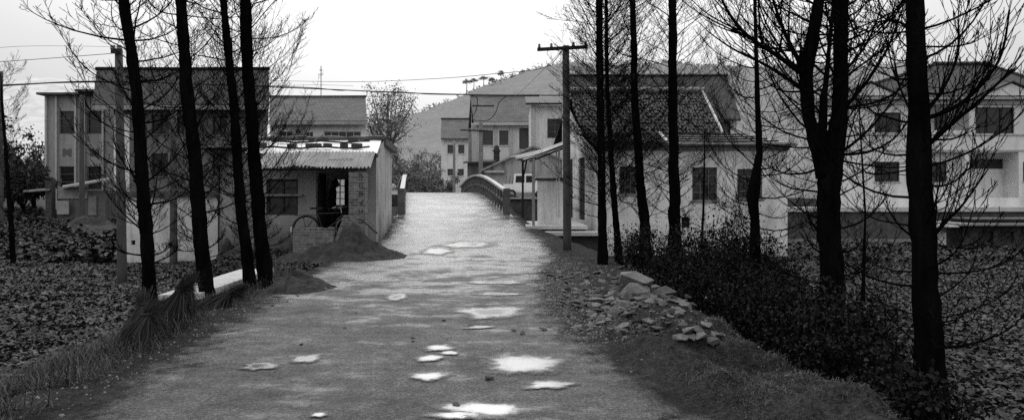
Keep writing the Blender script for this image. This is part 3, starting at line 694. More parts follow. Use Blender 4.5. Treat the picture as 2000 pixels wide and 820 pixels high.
# --- two storey house at the far right
def right_house():
    d = 47; z0 = 0.75; A, B = (XX(1640, d), d), (XX(2075, d), d); zt = ZZ(196, d)
    root = thing('villa', ((A[0]+B[0])/2, d, z0), 'large pale two storey house with recessed balcony at the far right', 'house')
    W = Wall(A, B, z0, zt)
    wins = [W.opx(1708,220,1760,259), W.opx(1905,210,1981,261), W.opx(1708,316,1757,355), W.opx(1998,316,2030,354)]
    bal = W.opx(1813,199,1893,262); por = W.opx(1893,297,1990,386); rec = W.opx(1813,297,1885,386)
    m = W.mesh(MB(), .15)
    # recesses
    for o, dep in ((bal, 1.3), (por, 1.6), (rec, .6)):
        a, b, c, e = o
        for (p, q) in (((a, c), (b, c)), ((b, c), (b, e)), ((b, e), (a, e)), ((a, e), (a, c))):
            m.quad(W.at(*p, .15), W.at(*q, .15), W.at(*q, dep), W.at(*p, dep))
        m.quad(W.at(a, c, dep), W.at(b, c, dep), W.at(b, e, dep), W.at(a, e, dep))
    for (u, sgn) in ((0, 1), (W.L, 1)): m.quad(W.at(u, z0), W.at(u, z0, 9), W.at(u, zt, 9), W.at(u, zt))
    m.quad(W.at(0, z0, 9), W.at(W.L, z0, 9), W.at(W.L, zt, 9), W.at(0, zt, 9))
    m.build('wall', MT['pl_house'], root)
    for o, k in zip(wins, ((2, 1), (3, 1), (3, 2), (2, 2))):
        w = W.window(o, root, MT['frame'], MT['pane'], *k)
        s1 = MB(); W.sill(o, s1); s1.build('sill', MT['trim'], w)
    # window inside the balcony and inside the recess
    def inner(px0, py0, px1, py1, dep):
        W2 = Wall((A[0], d+dep-.2), (B[0], d+dep-.2), z0, zt); return W2, W2.opx(px0, py0, px1, py1)
    for args in ((1828,222,1851,260,1.3), (1815,316,1850,355,.6)):
        W2, o = inner(*args); W2.window(o, root, MT['frame'], MT['pane'], 2, 2)
    m = MB(); u0, u1 = bal[0], bal[1]; W.bar(m, u0+.01, u1-.01, bal[2]+.004, bal[2]+.25, .02, .14); m.build('balcony_parapet', MT['pl_house'], root)
    # big door inside the porch
    W3 = Wall((A[0], d+1.6), (B[0], d+1.6), z0, zt); (u0, _), (u1, _) = W3.upx(1895), W3.upx(1960)
    zd0, zd1 = 1.68, ZZ(311, d+1.6); zm = ZZ(330, d+1.6)
    m = MB(); W3.bar(m, u0, u1, zd0, zm, -.09, -.01)
    dr = m.build('door', MT['pl_pale'], root)
    m = MB(); W3.bar(m, u0, u1, zm+.004, zd1, -.06, -.01); m.build('transom', MT['pane'], dr)
    m = MB(); u, _ = W.upx(1938); W.bar(m, 0.0, W.L, ZZ(297, d)+.06, ZZ(297, d)+.16, -.06, -.004); W.bar(m, 0, W.L, ZZ(264, d)-.02, ZZ(264, d)+.08, -.08, -.004); m.build('string_course', MT['trim'], root)
    m = MB(); W.bar(m, -.4, W.L+.4, zt+.002, zt+.2, -.6, 9.5); W.bar(m, -.3, W.L+.3, zt-.28, zt-.06, -.2, -.004); m.build('eave', MT['trim'], root)
    # hipped roof
    ze = zt+.2; e0, e1 = A[0]-.5, B[0]+.5; dr_ = d+5; zr = ZZ(127, dr_); r0, r1 = XX(1828, dr_), XX(1928, dr_)
    m = MB(); P = [(e0, d-.7, ze+.003), (e1, d-.7, ze+.003), (e1, d+9.6, ze+.003), (e0, d+9.6, ze+.003), (r0, dr_, zr), (r1, dr_, zr)]
    m.add(P, [(0, 1, 5, 4), (1, 2, 5), (2, 3, 4, 5), (3, 0, 4), (3, 2, 1, 0)]); ro = m.build('roof', MT['tile_mid'], root)
    m = MB(); m.tube([(r0-.2, dr_, zr+.08), (r1+.2, dr_, zr+.08)], .17, 6)
    for p, q in ((P[0], P[4]), (P[1], P[5])): m.tube([Vector(p)+Vector((0, 0, .06)), Vector(q)+Vector((0, 0, .06))], .1, 5)
    m.build('ridge_cap', MT['tile_mid'], ro)
    for px in (1690, 1962):                       # small front gables on the eave
        c = XX(px, d); w = 1.9; za = ZZ(166, d)
        m = MB(); m.poly([(c-w, d-.66, ze+.006), (c+w, d-.66, ze+.006), (c, d-.66, za)]); gb = m.build('gable', MT['pl_house'], root)
        m = MB(); slab(m, (c-w-.3, d-.8, ze), (c, d-.8, za+.16), (c, d+2.2, za+.16), (c-w-.3, d+2.2, ze), .1); slab(m, (c+.004, d-.8, za+.16), (c+w+.3, d-.8, ze), (c+w+.3, d+2.2, ze), (c+.004, d+2.2, za+.16), .1); m.build('gable_roof', MT['tile_mid'], gb)
right_house()

# --- retaining wall of the far canal bank, with a pale coping and a ledge
cw = thing('canal_wall', (20, 46, -1.6), 'long stone retaining wall with pale coping along the far canal bank', 'wall')
m = MB(); m.box(3, 60, 45.95, 46.4, -1.7, 0.797); m.box(-1.4, 3, 45.95, 46.4, -1.7, 1.62); m.build('masonry', MT['stone_wall'], cw)
m = MB(); m.box(3, 60, 45.75, 48.2, .80, 1.07); m.box(-1.4, 2.98, 45.8, 46.5, 1.623, 1.72); m.build('coping', MT['conc_pale'], cw)
m = MB(); m.box(9, 60, 45.5, 45.94, -1.2, -.98); m.build('ledge', MT['conc'], cw)
# low dark pen at the right edge
pn = thing('brick_pen', (XX(1950, 33), 33, -.7), 'low dark brick pen with a flat slab roof at the right edge', 'shed')
x0, x1 = XX(1880, 33), XX(2120, 33)
W = Wall((x0, 33), (x1, 33), -.85, ZZ(440, 33)); os_ = [W.opx(1915+k*40, 452, 1940+k*40, 475) for k in range(3)]; m = W.mesh(MB()); m.box(x0, x1, 33.16, 35.5, -.85, ZZ(441, 33)); m.build('wall', MT['brick_dark'], pn)
m = MB(); W.bar(m, -.35, W.L+.2, ZZ(440, 33)+.003, ZZ(436, 33), -.5, 2.8); m.build('roof_slab', MT['conc'], pn)
m = MB(); W.bar(m, .6, W.L, ZZ(430, 33), ZZ(427.5, 33), .2, 2.4); W.bar(m, .8, W.L, ZZ(436, 33)+.003, ZZ(430, 33)-.003, .4, 2.2); m.build('upper_slab', MT['conc_dark'], pn)
m = MB(); W.bar(m, -1.5, -.4, ZZ(443, 33), ZZ(440, 33), -.4, 1.2); W.bar(m, -1.2, -.7, -.8, ZZ(443, 33)-.004, .1, .8); m.build('side_slab', MT['conc_pale'], pn)

# --- brick hut beside the road
def hut():
    d = 22.7; z0 = -0.15; fl = 0.46
    A, B = Vector((XX(487, d), d)), Vector((XX(735, d), d)); dv = Vector((-0.103, 1.0))*7.4
    root = thing('brick_hut', ((A.x+B.x)/2, d, 0.0), 'small plastered brick hut with corrugated awning at the foot of the bridge', 'hut')
    ztop = 3.28
    W = Wall(A, B, z0, ztop); win = W.opx(520,350,582,420); door = W.op(W.upx(617)[0], W.upx(681)[0], fl, 2.95)
    m = W.mesh(MB(), .2)
    # back wall with a barred opening seen through the doorway
    BK = Wall(A+dv, B+dv, z0, 3.6); (b0, db), (b1, _) = BK.upx(654), BK.upx(683)
    bo = BK.op(b0, b1, ZZ(400, db), ZZ(351, db)); BK.mesh(m)
    Wall(A+dv, A, z0, 3.3).mesh(m)
    m.build('wall', MT['pl_shack'], root)
    # right side wall (weathered, taller to the ridge)
    C_ = B+dv; R_ = B+dv*.42
    m = MB(); P3 = lambda p, z: (p.x, p.y, z)
    m.poly([P3(B, z0), P3(C_, z0), P3(C_, 3.72), P3(R_, 3.86), P3(B, ztop)])
    m.build('side_wall', MT['pl_side'], root)
    m = MB(); m.quad((A.x+.02, d+.2, fl), (B.x-.02, d+.2, fl), (C_.x-.02, C_.y-.02, fl), (A.x+dv.x+.02, C_.y-.02, fl)); m.build('floor', MT['conc_dark'], root)
    iw = MB(); iw.box(A.x+.3, B.x-.9, 26.0, 26.1, fl, 3.2) if False else None
    # window: two rows of shutters with a pale bar between
    w = W.window(win, root, MT['frame'], MT['pane'], 2, 4, fw=.07)
    m = MB(); zc = ZZ(381, d); W.bar(m, win[0]-.12, win[1]+.16, zc-.035, zc+.035, -.09, .05); m.build('ledge_bar', MT['conc'], w)
    # bars of the back opening
    m = MB(); a, b, c, e = bo
    for k in range(0, 4): u = a+(b-a)*(k+.0)/3.0; BK.bar(m, u-.02, u+.02, c, e, .03, .07)
    for k in range(1, 4): z = c+(e-c)*k/4; BK.bar(m, a, b, z-.018, z+.018, .034, .066)
    u = a+(b-a)*.78; BK.bar(m, u-.08, u+.08, c, e, .02, .08); m.build('window_bars', MT['wood_dark'], root)
    # door leaf folded open inside
    m = MB(); W.bar(m, door[0]+.02, door[0]+.07, fl+.02, 2.6, .25, 1.0); m.build('door', MT['wood_dark'], root)
    # brick pillars
    m = MB(); m.box(XX(681, 21.3), XX(713, 21.3), 21.3, 21.72, z0, 2.56); WP = Wall((XX(681, 21.3), 21.3), (XX(713, 21.3), 21.3), z0, 2.56); pil = m.build('brick_pillar', MT['brick'], root)
    # faded black brush writing down the pillar: strokes of worn characters
    m = MB(); cz = 2.52; uc = WP.L-.13
    def st(u, z, w, h, dep): WP.bar(m, uc+u-w/2, uc+u+w/2, z-h/2, z+h/2, -.004-dep, -.0025)
    chars = [[(0,.0,.16,.022),(0,.07,.12,.02),(-.03,0,.022,.2),(.04,-.02,.022,.2)],
             [(0,.05,.14,.022),(-.03,-.02,.022,.15),(.05,-.02,.022,.14),(0,-.04,.12,.02)],
             [(-.04,0,.03,.13),(.0,.03,.10,.025),(.03,-.03,.07,.03),(.05,.02,.025,.16)],
             [(-.01,.02,.11,.03),(.02,-.03,.06,.06),(.05,.03,.025,.13)],
             [(-.05,0,.022,.17),(.05,0,.022,.17),(0,.01,.1,.02)],
             [(0,.06,.13,.02),(-.05,-.01,.02,.13),(.05,-.01,.02,.13),(0,-.06,.11,.02)]]
    for i, ch in enumerate(chars):
        m = MB()
        for k, (u, z, wd, h) in enumerate(ch): st(u, cz-.06-i*.27+z, wd, h, .001+.0004*k)
        m.build('brush_character', MT['paint_black'], pil)
    m = MB(); ul0, ul1 = W.upx(478)[0], W.upx(498)[0]; W.bar(m, ul0, ul1, z0, ZZ(305, d), -.1, -.003); m.build('brick_pillar', MT['brick'], root)
    # annex to the left
    Aa = Vector((XX(430, 23.4), 23.4)); Ba = Vector((A.x-.01, 23.4)); W4 = Wall(Aa, Ba, -.5, 2.86)
    m = W4.mesh(MB()); m.quad((Aa.x, 23.4, -.5), (Aa.x-.4, 28, -.5), (Aa.x-.4, 28, 2.86), (Aa.x, 23.4, 2.86)); an = m.build('annex_wall', MT['pl_shack'], root)
    m = MB(); W4.bar(m, -.1, W4.L, 2.863, 2.95, -.2, 4.5); W4.bar(m, .25, W4.L-.01, 2.55, 2.62, -.06, -.004); m.build('annex_roof', MT['conc_dark'], root)
    m = MB(); m.tube([W4.at(-.02, -.5, -.06), W4.at(-.02, 2.8, -.06)], .035, 6); m.build('drain_pipe', MT['metal'], root)
    # roof: front slope under a pale sheet, ridge band, back slope
    x0f, x1f = XX(476, 22.4), XX(738, 22.4); yr = 25.8; zr = ZZ(276, yr); x0r, x1r = XX(505, yr), XX(746, yr)
    zf = ZZ(301, 22.4)
    m = MB(); slab(m, (x0f, 22.4, zf-.02), (x1f, 22.4, zf-.02), (x1r, yr, zr-.02), (x0r, yr, zr-.02), .09)
    slab(m, (x0r, yr+.004, zr-.02), (x1r+.06, yr+.004, zr-.02), (C_.x+.12, C_.y+.3, 3.8), (A.x+dv.x, C_.y+.3, 3.8), .12); ro = m.build('roof', MT['conc_dark'], root)
    m = MB(); nxs = 34; nys = 8; V = []
    for j in range(nys+1):
        f = j/nys
        for i in range(nxs+1):
            q = i/nxs; xa = x0f+.02+(x1f-x0f-.04)*q; xb = x0r+.02+(x1r-x0r-.04)*q
            V.append((xa+(xb-xa)*f, 22.38+(yr-22.38)*f, zf+(zr-zf)*f+.012+.05*float(fbm(np.array([q*9.]), np.array([f*3.]), 9, 3)[0])+.02))
    m.add(V, [(j*(nxs+1)+i, j*(nxs+1)+i+1, (j+1)*(nxs+1)+i+1, (j+1)*(nxs+1)+i) for j in range(nys) for i in range(nxs)]); m.build('cover_sheet', MT['sheet'], ro, True)
    # dark ridge band along back of roof and down the right side
    m = MB(); a0, a1 = Vector((x0r, yr+.02, zr-.02)), Vector((x1r+.02, yr+.02, zr-.02)); k = 14; top = []
    pts = [a0+(a1-a0)*i/k+Vector((0, 0, .11+.03*random.uniform(-1, 1))) for i in range(k+1)]
    m.tube(pts, .11, 8, jit=.15)
    sp = [Vector((x1r+.06, yr, zr+.06)), Vector(((x1r+C_.x)/2+.1, (yr+C_.y)/2, 3.93)), Vector((C_.x+.12, C_.y+.2, 3.86))]
    m.hexa([sp[0]+Vector((-.1, 0, -.2)), sp[0]+Vector((.1, 0, -.2)), sp[2]+Vector((.1, 0, -.2)), sp[2]+Vector((-.1, 0, -.2)), sp[0]+Vector((-.1, 0, .04)), sp[0]+Vector((.1, 0, .04)), sp[2]+Vector((.1, 0, .04)), sp[2]+Vector((-.1, 0, .04))])
    m.build('ridge_band', MT['conc_dark'], ro)
    # awning of three overlapping corrugated sheets with broken edges
    yb, zb = 22.36, ZZ(303, 22.36); yf = 21.35; zf2 = ZZ(334, yf)
    aw = thing('tmp', (0, 0, 0), 'x', 'x'); bpy.data.objects.remove(aw)
    parts = [(512, 574, 0, .10, .00), (566, 640, 0, 1, .018), (630, 700, .02, .98, .036), (694, 728, 0, 1.0, .02), (505, 574, 0, 1.0, -.004), (575, 640, .45, 1.02, .05), (640, 690, .1, .55, .055)]
    awn = MB().box(XX(515, 22.3), XX(726, 22.3), 21.5, 21.56, zf2+.02, zf2+.07).build('awning', MT['wood_dark'], root)
    for (pa, pb, f0, f1, lift) in parts[1:]:
        xa, xb = XX(pa, 21.9), XX(pb, 21.9); per = .105; n = int((xb-xa)/per*6); rows = 4; V = []
        m = MB()
        for j in range(rows+1):
            f = f0+(f1-f0)*j/rows
            for i in range(n+1):
                x = xa+(xb-xa)*i/n; fe = f+(.035*math.sin(i*.9)+.02*random.uniform(-1, 1) if j == rows else 0)
                if j == rows and random.random() < .03: fe -= .08
                sag = .03*math.sin(x*2.1)*f
                V.append((x+.05*f, yb+(yf-yb)*fe, zb+(zf2-zb)*fe+lift+.09+.022*math.sin(2*math.pi*x/per)-sag))
        m.add(V, [(j*(n+1)+i, j*(n+1)+i+1, (j+1)*(n+1)+i+1, (j+1)*(n+1)+i) for j in range(rows) for i in range(n)])
        m.build('corrugated_sheet', MT['corr'], awn)
    # stoop with a low brick parapet and broken brick wedge
    m = MB(); m.box(XX(575, 21.2), XX(713, 21.2), 20.8, 22.56, -.1, fl-.004); m.build('stoop', MT['conc_dark'], root)
    m = MB(); x0, x1 = XX(573, 20.6), XX(652, 20.6); m.box(x0, x1, 20.55, 20.79, -.15, .86)
    for i in range(7):
        w_ = (x1-x0)/7; m.box(x0+i*w_+.01, x0+(i+1)*w_-.012, 20.555, 20.785, .862, .93+random.uniform(-.02, .015))
    m.build('brick_parapet', MT['brick'], root)
    m = MB(); p = [PX(648, 445, 20.7), PX(684, 445, 20.7), PX(684, 421, 20.7), PX(672, 421, 20.7)]; p = [Vector((q.x, 20.62, q.z)) for q in p]; p[0].z = p[1].z = .3
    m.prism(p, (0, .3, 0)); m.build('rubble_wedge', MT['brick'], root)
    # things weighing the sheet down
    for i, (px, py, dd, w_) in enumerate([(590,272,25.5,.3),(607,281.5,23.35,.32),(619,283,23.35,.28),(570,284,23.3,.3),(552,275,24.9,.26),(608,272.5,24.9,.2),(640,284,23.35,.26),(672,284,23.35,.24),(690,279,24.9,.34),(697,283,23.35,.34),(636,272,25.0,.2),(512,290,23.6,.3)]):
        P = PX(px, py, dd); f = (dd-22.38)/(yr-22.38); z = zf+(zr-zf)*f+.075
        m = MB(); m.obox((P.x, dd, z+.07), (w_, .13, .13), (-.1, .0, random.uniform(-.4, .4)))
        o = m.build('roof_brick', MT['brick_dark'], None, origin=(P.x, dd, z)); tag(o, 'dark brick weighing down the pale roof sheet of the hut', 'brick', 'bricks on the hut roof')
    for i, (pa, pb, dd, lab) in enumerate([(505,722,23.2,'lower dark pole laid along the pale roof sheet'), (530,722,24.8,'upper dark pole laid along the pale roof sheet just below the ridge')]):
        f = (dd-22.38)/(yr-22.38); z = zf+(zr-zf)*f+.1; m = MB()
        pts = [(XX(pa+(pb-pa)*k/8, dd), dd, z+.03*math.sin(k*1.7+i)) for k in range(9)]
        o = m.tube(pts, .035, 6, jit=.1).build('roof_pole', MT['wood_dark'], None, origin=pts[0]); tag(o, lab, 'pole')
hut()

# --- bicycle on the stoop
def bicycle():
    s = 1.10; R = .355*s; cy = 21.25; z0 = .46; xr = XX(598, cy); xf = xr+1.14*s
    root = thing('bicycle', (xr, cy, z0), 'old roadster bicycle with rear carrier standing before the hut doorway', 'bicycle')
    def P(x, z, y=0): return Vector((xr+x*s*.86-y*.5, cy+y*.86+x*s*.5, z0+z*s))
    for hx in (0, 1.14):
        w = MB(); c = P(hx, .355); n = 36
        w.tube([c+Vector((math.cos(2*math.pi*k/n)*R*.95*.86, math.cos(2*math.pi*k/n)*R*.95*.5, math.sin(2*math.pi*k/n)*R*.95)) for k in range(n+1)], .02, 6, cap=False); wo = w.build('wheel', MT['rubber'], root, True)
        r = MB(); r.tube([c+Vector((math.cos(2*math.pi*k/n)*R*.89*.86, math.cos(2*math.pi*k/n)*R*.89*.5, math.sin(2*math.pi*k/n)*R*.89)) for k in range(n+1)], .012, 5, cap=False); r.build('rim', MT['chrome'], wo, True)
        sp = MB()
        for k in range(14):
            a = 2*math.pi*k/14; sp.tube([c+Vector((.02*math.cos(a+1), (-1)**k*.03, .02*math.sin(a+1))), c+Vector((math.cos(a)*R*.89*.86, math.cos(a)*R*.89*.5, math.sin(a)*R*.89))], .0025, 3)
        sp.tube([c+Vector((0, -.05, 0)), c+Vector((0, .05, 0))], .02, 6); sp.build('spokes', MT['metal'], wo)
        f = MB(); a0, a1 = (.15, 1.12) if hx == 0 else (.05, .8)
        f.tube([c+Vector((math.cos(math.pi*(a0+(a1-a0)*k/16))*R*1.07*.86, math.cos(math.pi*(a0+(a1-a0)*k/16))*R*1.07*.5, math.sin(math.pi*(a0+(a1-a0)*k/16))*R*1.07)) for k in range(17)], .026, 5); fo = f.build('mudguard', MT['metal'], root, True)
        if hx == 0:
            f = MB(); f.tube([c+Vector((math.cos(math.pi*(.93+.11*k/4))*R*1.13*.86, math.cos(math.pi*(.93+.11*k/4))*R*1.13*.5-.01, math.sin(math.pi*(.93+.11*k/4))*R*1.13)) for k in range(5)], .024, 5); f.build('pale_tip', MT['frame_pale'], fo)
    fr = MB(); bb = P(.46, .30); seat = P(.30, .82); head = P(.98, .80); headlo = P(1.0, .66); rear = P(0, .355)
    for a, b in ((bb, seat), (seat-Vector((0, 0, .04)), head), (bb, headlo), (head, headlo)): fr.tube([a, b], .016, 8)
    for y in (-.05, .05):
        fr.tube([rear+Vector((0, y, 0)), bb], .009, 6); fr.tube([rear+Vector((0, y, 0)), seat], .008, 6); fr.tube([headlo, P(1.14, .355, y)], .011, 6)
    fr.build('frame', MT['metal'], root)
    m = MB(); m.hexa([P(.12, .90, -.09), P(.45, .92, -.03), P(.45, .92, .03), P(.12, .90, .09), P(.12, .96, -.1), P(.45, .96, -.03), P(.45, .96, .03), P(.12, .96, .1)]); m.tube([seat, P(.27, .9)], .013, 6); m.build('saddle', MT['rubber'], root)
    m = MB(); m.tube([head, P(.95, .96)], .013, 6); m.tube([P(.78, .92, -.3), P(.9, .97, -.26), P(.98, .99, -.1), P(.98, .99, .1), P(.9, .97, .26), P(.78, .92, .3)], .013, 6); m.tube([P(.78, .925, -.3), P(1.08, .98, -.22)], .008, 5); hb = m.build('handlebar', MT['chrome'], root)
    m = MB()
    for y in (-.3, .3): m.tube([P(.70, .9, y), P(.8, .93, y)], .02, 6)
    m.build('grip', MT['rubber'], hb)
    m = MB()
    for y in (-.06, 0, .06): m.tube([P(-.3, .74, y), P(.2, .76, y)], .008, 5)
    for x in (-.3, -.05, .2): m.tube([P(x, .745, -.07), P(x, .745, .07)], .008, 5)
    m.tube([P(-.1, .74, -.06), rear+Vector((0, -.06, 0))], .006, 5); m.tube([P(-.1, .74, .06), rear+Vector((0, .06, 0))], .006, 5); m.build('carrier', MT['metal'], root)
    m = MB(); m.tube([bb+Vector((math.cos(2*math.pi*k/16)*.1, -.06, math.sin(2*math.pi*k/16)*.1)) for k in range(17)], .008, 4, cap=False); m.tube([bb+Vector((0, -.08, 0)), bb+Vector((.1, -.08, -.14))], .009, 5); m.tube([bb+Vector((0, .08, 0)), bb+Vector((-.1, .08, .14))], .009, 5); m.build('crank', MT['metal'], root)
    m = MB(); m.tube([rear+Vector((0, -.07, -.01)), P(-.12, 0, -.12)], .009, 5); m.tube([rear+Vector((0, .07, -.01)), P(-.12, 0, .12)], .009, 5); m.build('stand', MT['metal'], root)
bicycle()

# --- person standing inside the doorway, a dark silhouette
def person():
    x, y, z0 = XX(650, 24.0), 24.0, .47
    root = thing('person', (x, y, z0), 'person in dark clothes standing inside the shadowed doorway of the hut', 'person')
    V = [(0,0,.98),(0,0,1.12),(.0,0,1.30),(.02,0,1.48),(.05,0,1.57),(.075,0,1.64),
         (-.01,-.17,1.46),(-.06,-.22,1.2),(.06,-.2,.98),(.1,-.19,.9),(-.01,.17,1.46),(-.06,.22,1.2),(.06,.2,.98),(.1,.19,.9),
         (0,-.09,.9),(.01,-.1,.5),(-.02,-.1,.08),(.14,-.11,.04),(0,.09,.9),(.01,.1,.5),(-.02,.1,.08),(.14,.11,.04)]
    E = [(0,1),(1,2),(2,3),(3,4),(4,5),(3,6),(6,7),(7,8),(8,9),(3,10),(10,11),(11,12),(12,13),(0,14),(14,15),(15,16),(16,17),(0,18),(18,19),(19,20),(20,21)]
    R = [.13,.125,.14,.11,.06,.055,.065,.048,.035,.032,.065,.048,.035,.032,.10,.065,.045,.04,.10,.065,.045,.04]
    me = bpy.data.meshes.new('body'); me.from_pydata([Vector(v)*1.05 for v in V], E, []); me.materials.append(MT['cloth'])
    o = bpy.data.objects.new('body', me); COL.objects.link(o); o.parent = root
    mod = o.modifiers.new('Skin', 'SKIN'); sv = me.skin_vertices[0].data
    for i, r in enumerate(R): sv[i].radius = (r, r)
    sv[0].use_root = True
    o.modifiers.new('Subsurf', 'SUBSURF').levels = 1; o.modifiers['Subsurf'].render_levels = 1
    m = MB(); c = Vector((x+.105, y, z0+1.79))
    nr, ns = 14, 18; V = []
    for i in range(nr+1):
        th = math.pi*i/nr
        for j in range(ns):
            ph = 2*math.pi*j/ns; dx, dy, dz = math.sin(th)*math.cos(ph), math.sin(th)*math.sin(ph), math.cos(th)
            r = Vector((dx*.112, dy*.088, dz*.135))
            if dz < -.2: r.x *= 1+.1*dz; r.y *= 1+.35*(dz+.2)
            if dx > .85 and abs(dy) < .35 and -.35 < dz < .15: r.x += .022            # nose
            V.append(c+r)
    m.add(V, [(i*ns+j, i*ns+(j+1) % ns, (i+1)*ns+(j+1) % ns, (i+1)*ns+j) for i in range(nr) for j in range(ns)])
    h = m.build('head', MT['skin'], root, True)
    m = MB(); V = []
    for i in range(8):
        th = math.pi*.62*i/7
        for j in range(ns):
            ph = 2*math.pi*j/ns; dx, dy, dz = math.sin(th)*math.cos(ph), math.sin(th)*math.sin(ph), math.cos(th)
            k = 1.0 if dx < .35 or dz > .45 else .86
            V.append(c+Vector((dx*.128*k-.008, dy*.1*k, dz*.15+.006)))
    m.add(V, [(i*ns+j, i*ns+(j+1) % ns, (i+1)*ns+(j+1) % ns, (i+1)*ns+j) for i in range(7) for j in range(ns)]); m.build('hair', MT['hair'], root, True)
    for sgn in (-1, 1):                         # relaxed hands, five fingers each
        m = MB(); w = Vector((x+.105, y+sgn*.2, z0+.945)); m.tube([w, w+Vector((.02, 0, -.05)), w+Vector((.03, 0, -.09))], [.026, .034, .03], 8)
        for k in range(4):
            b = w+Vector((.0+.018*k, 0, -.09)); L = (.062, .07, .066, .052)[k]; m.tube([b, b+Vector((.006, -sgn*.006, -L*.6)), b+Vector((.004, -sgn*.02, -L))], [.009, .008, .006], 6)
        b = w+Vector((.045, 0, -.04)); m.tube([b, b+Vector((.03, -sgn*.005, -.03)), b+Vector((.035, -sgn*.01, -.06))], [.011, .01, .007], 6); m.build('hand', MT['skin'], root, True)
person()

# --- yard wall on the left
yw = thing('yard_wall', (XX(340, 24.6), 24.6, -.6), 'pale plastered yard wall with dark coping left of the brick hut', 'wall')
W = Wall((XX(247, 24.6), 24.6), (XX(431, 24.6), 24.6), -.75, ZZ(384, 24.6)); hole = W.opx(256, 469, 264, 478); m = W.mesh(MB(), .12); m.quad(W.at(0, -.75, .25), W.at(0, -.75), W.at(0, W.z1), W.at(0, W.z1, .25)); m.quad(W.at(0, -.75, .25), W.at(W.L, -.75, .25), W.at(W.L, W.z1, .25), W.at(0, W.z1, .25)); m.build('masonry', MT['pl_wall'], yw)
m = MB(); W.bar(m, hole[0], hole[1], hole[2], hole[3], .1, .12); m.build('drain_hole', MT['black'], yw)  # black plug, the dark inside the hole painted on
m = MB(); W.bar(m, -.12, W.L+.05, W.z1+.002, ZZ(374, 24.6), -.12, .32); m.build('coping', MT['conc_dark'], yw)

# --- lean-to sheds under the pilastered house
sh = thing('lean_to', (XX(170, 38), 38, .6), 'ramshackle lean-to of boards and corrugated sheets below the pilastered house', 'shed')
d = 38; m = MB(); m.box(XX(112, d), XX(205, d), d, d+2, .4, ZZ(372, d)); m.build('wall', MT['pl_dark'], sh)
m = MB(); m.box(XX(115, d), XX(172, d), d-.08, d-.004, ZZ(388, d), ZZ(365, d)); m.build('corrugated_panel', MT['corr'], sh)
m = MB(); m.box(XX(118, d), XX(141, d), d-.3, d-.24, ZZ(418, d), ZZ(392, d)); m.build('corrugated_panel', MT['corr'], sh)
m = MB(); m.box(XX(175, d), XX(190, d), d-.12, d-.05, ZZ(420, d), ZZ(383, d)); m.build('board', MT['conc'], sh)
m = MB(); slab(m, PX(122, 365, d-.8), PX(216, 349, d-.8), PX(216, 346, d+2.4), PX(122, 362, d+2.4), .08); m.build('roof', MT['slab_roof'], sh)
m = MB(); slab(m, PX(45, 373, d-.5), PX(97, 369, d-.5), PX(97, 367, d+2), PX(45, 371, d+2), .08); ro2 = m.build('side_roof', MT['conc'], sh)
m = MB(); m.box(XX(98, d), XX(110, d), d-.4, d-.06, .4, ZZ(353, d)); m.build('gate_pier', MT['brick_dark'], sh)

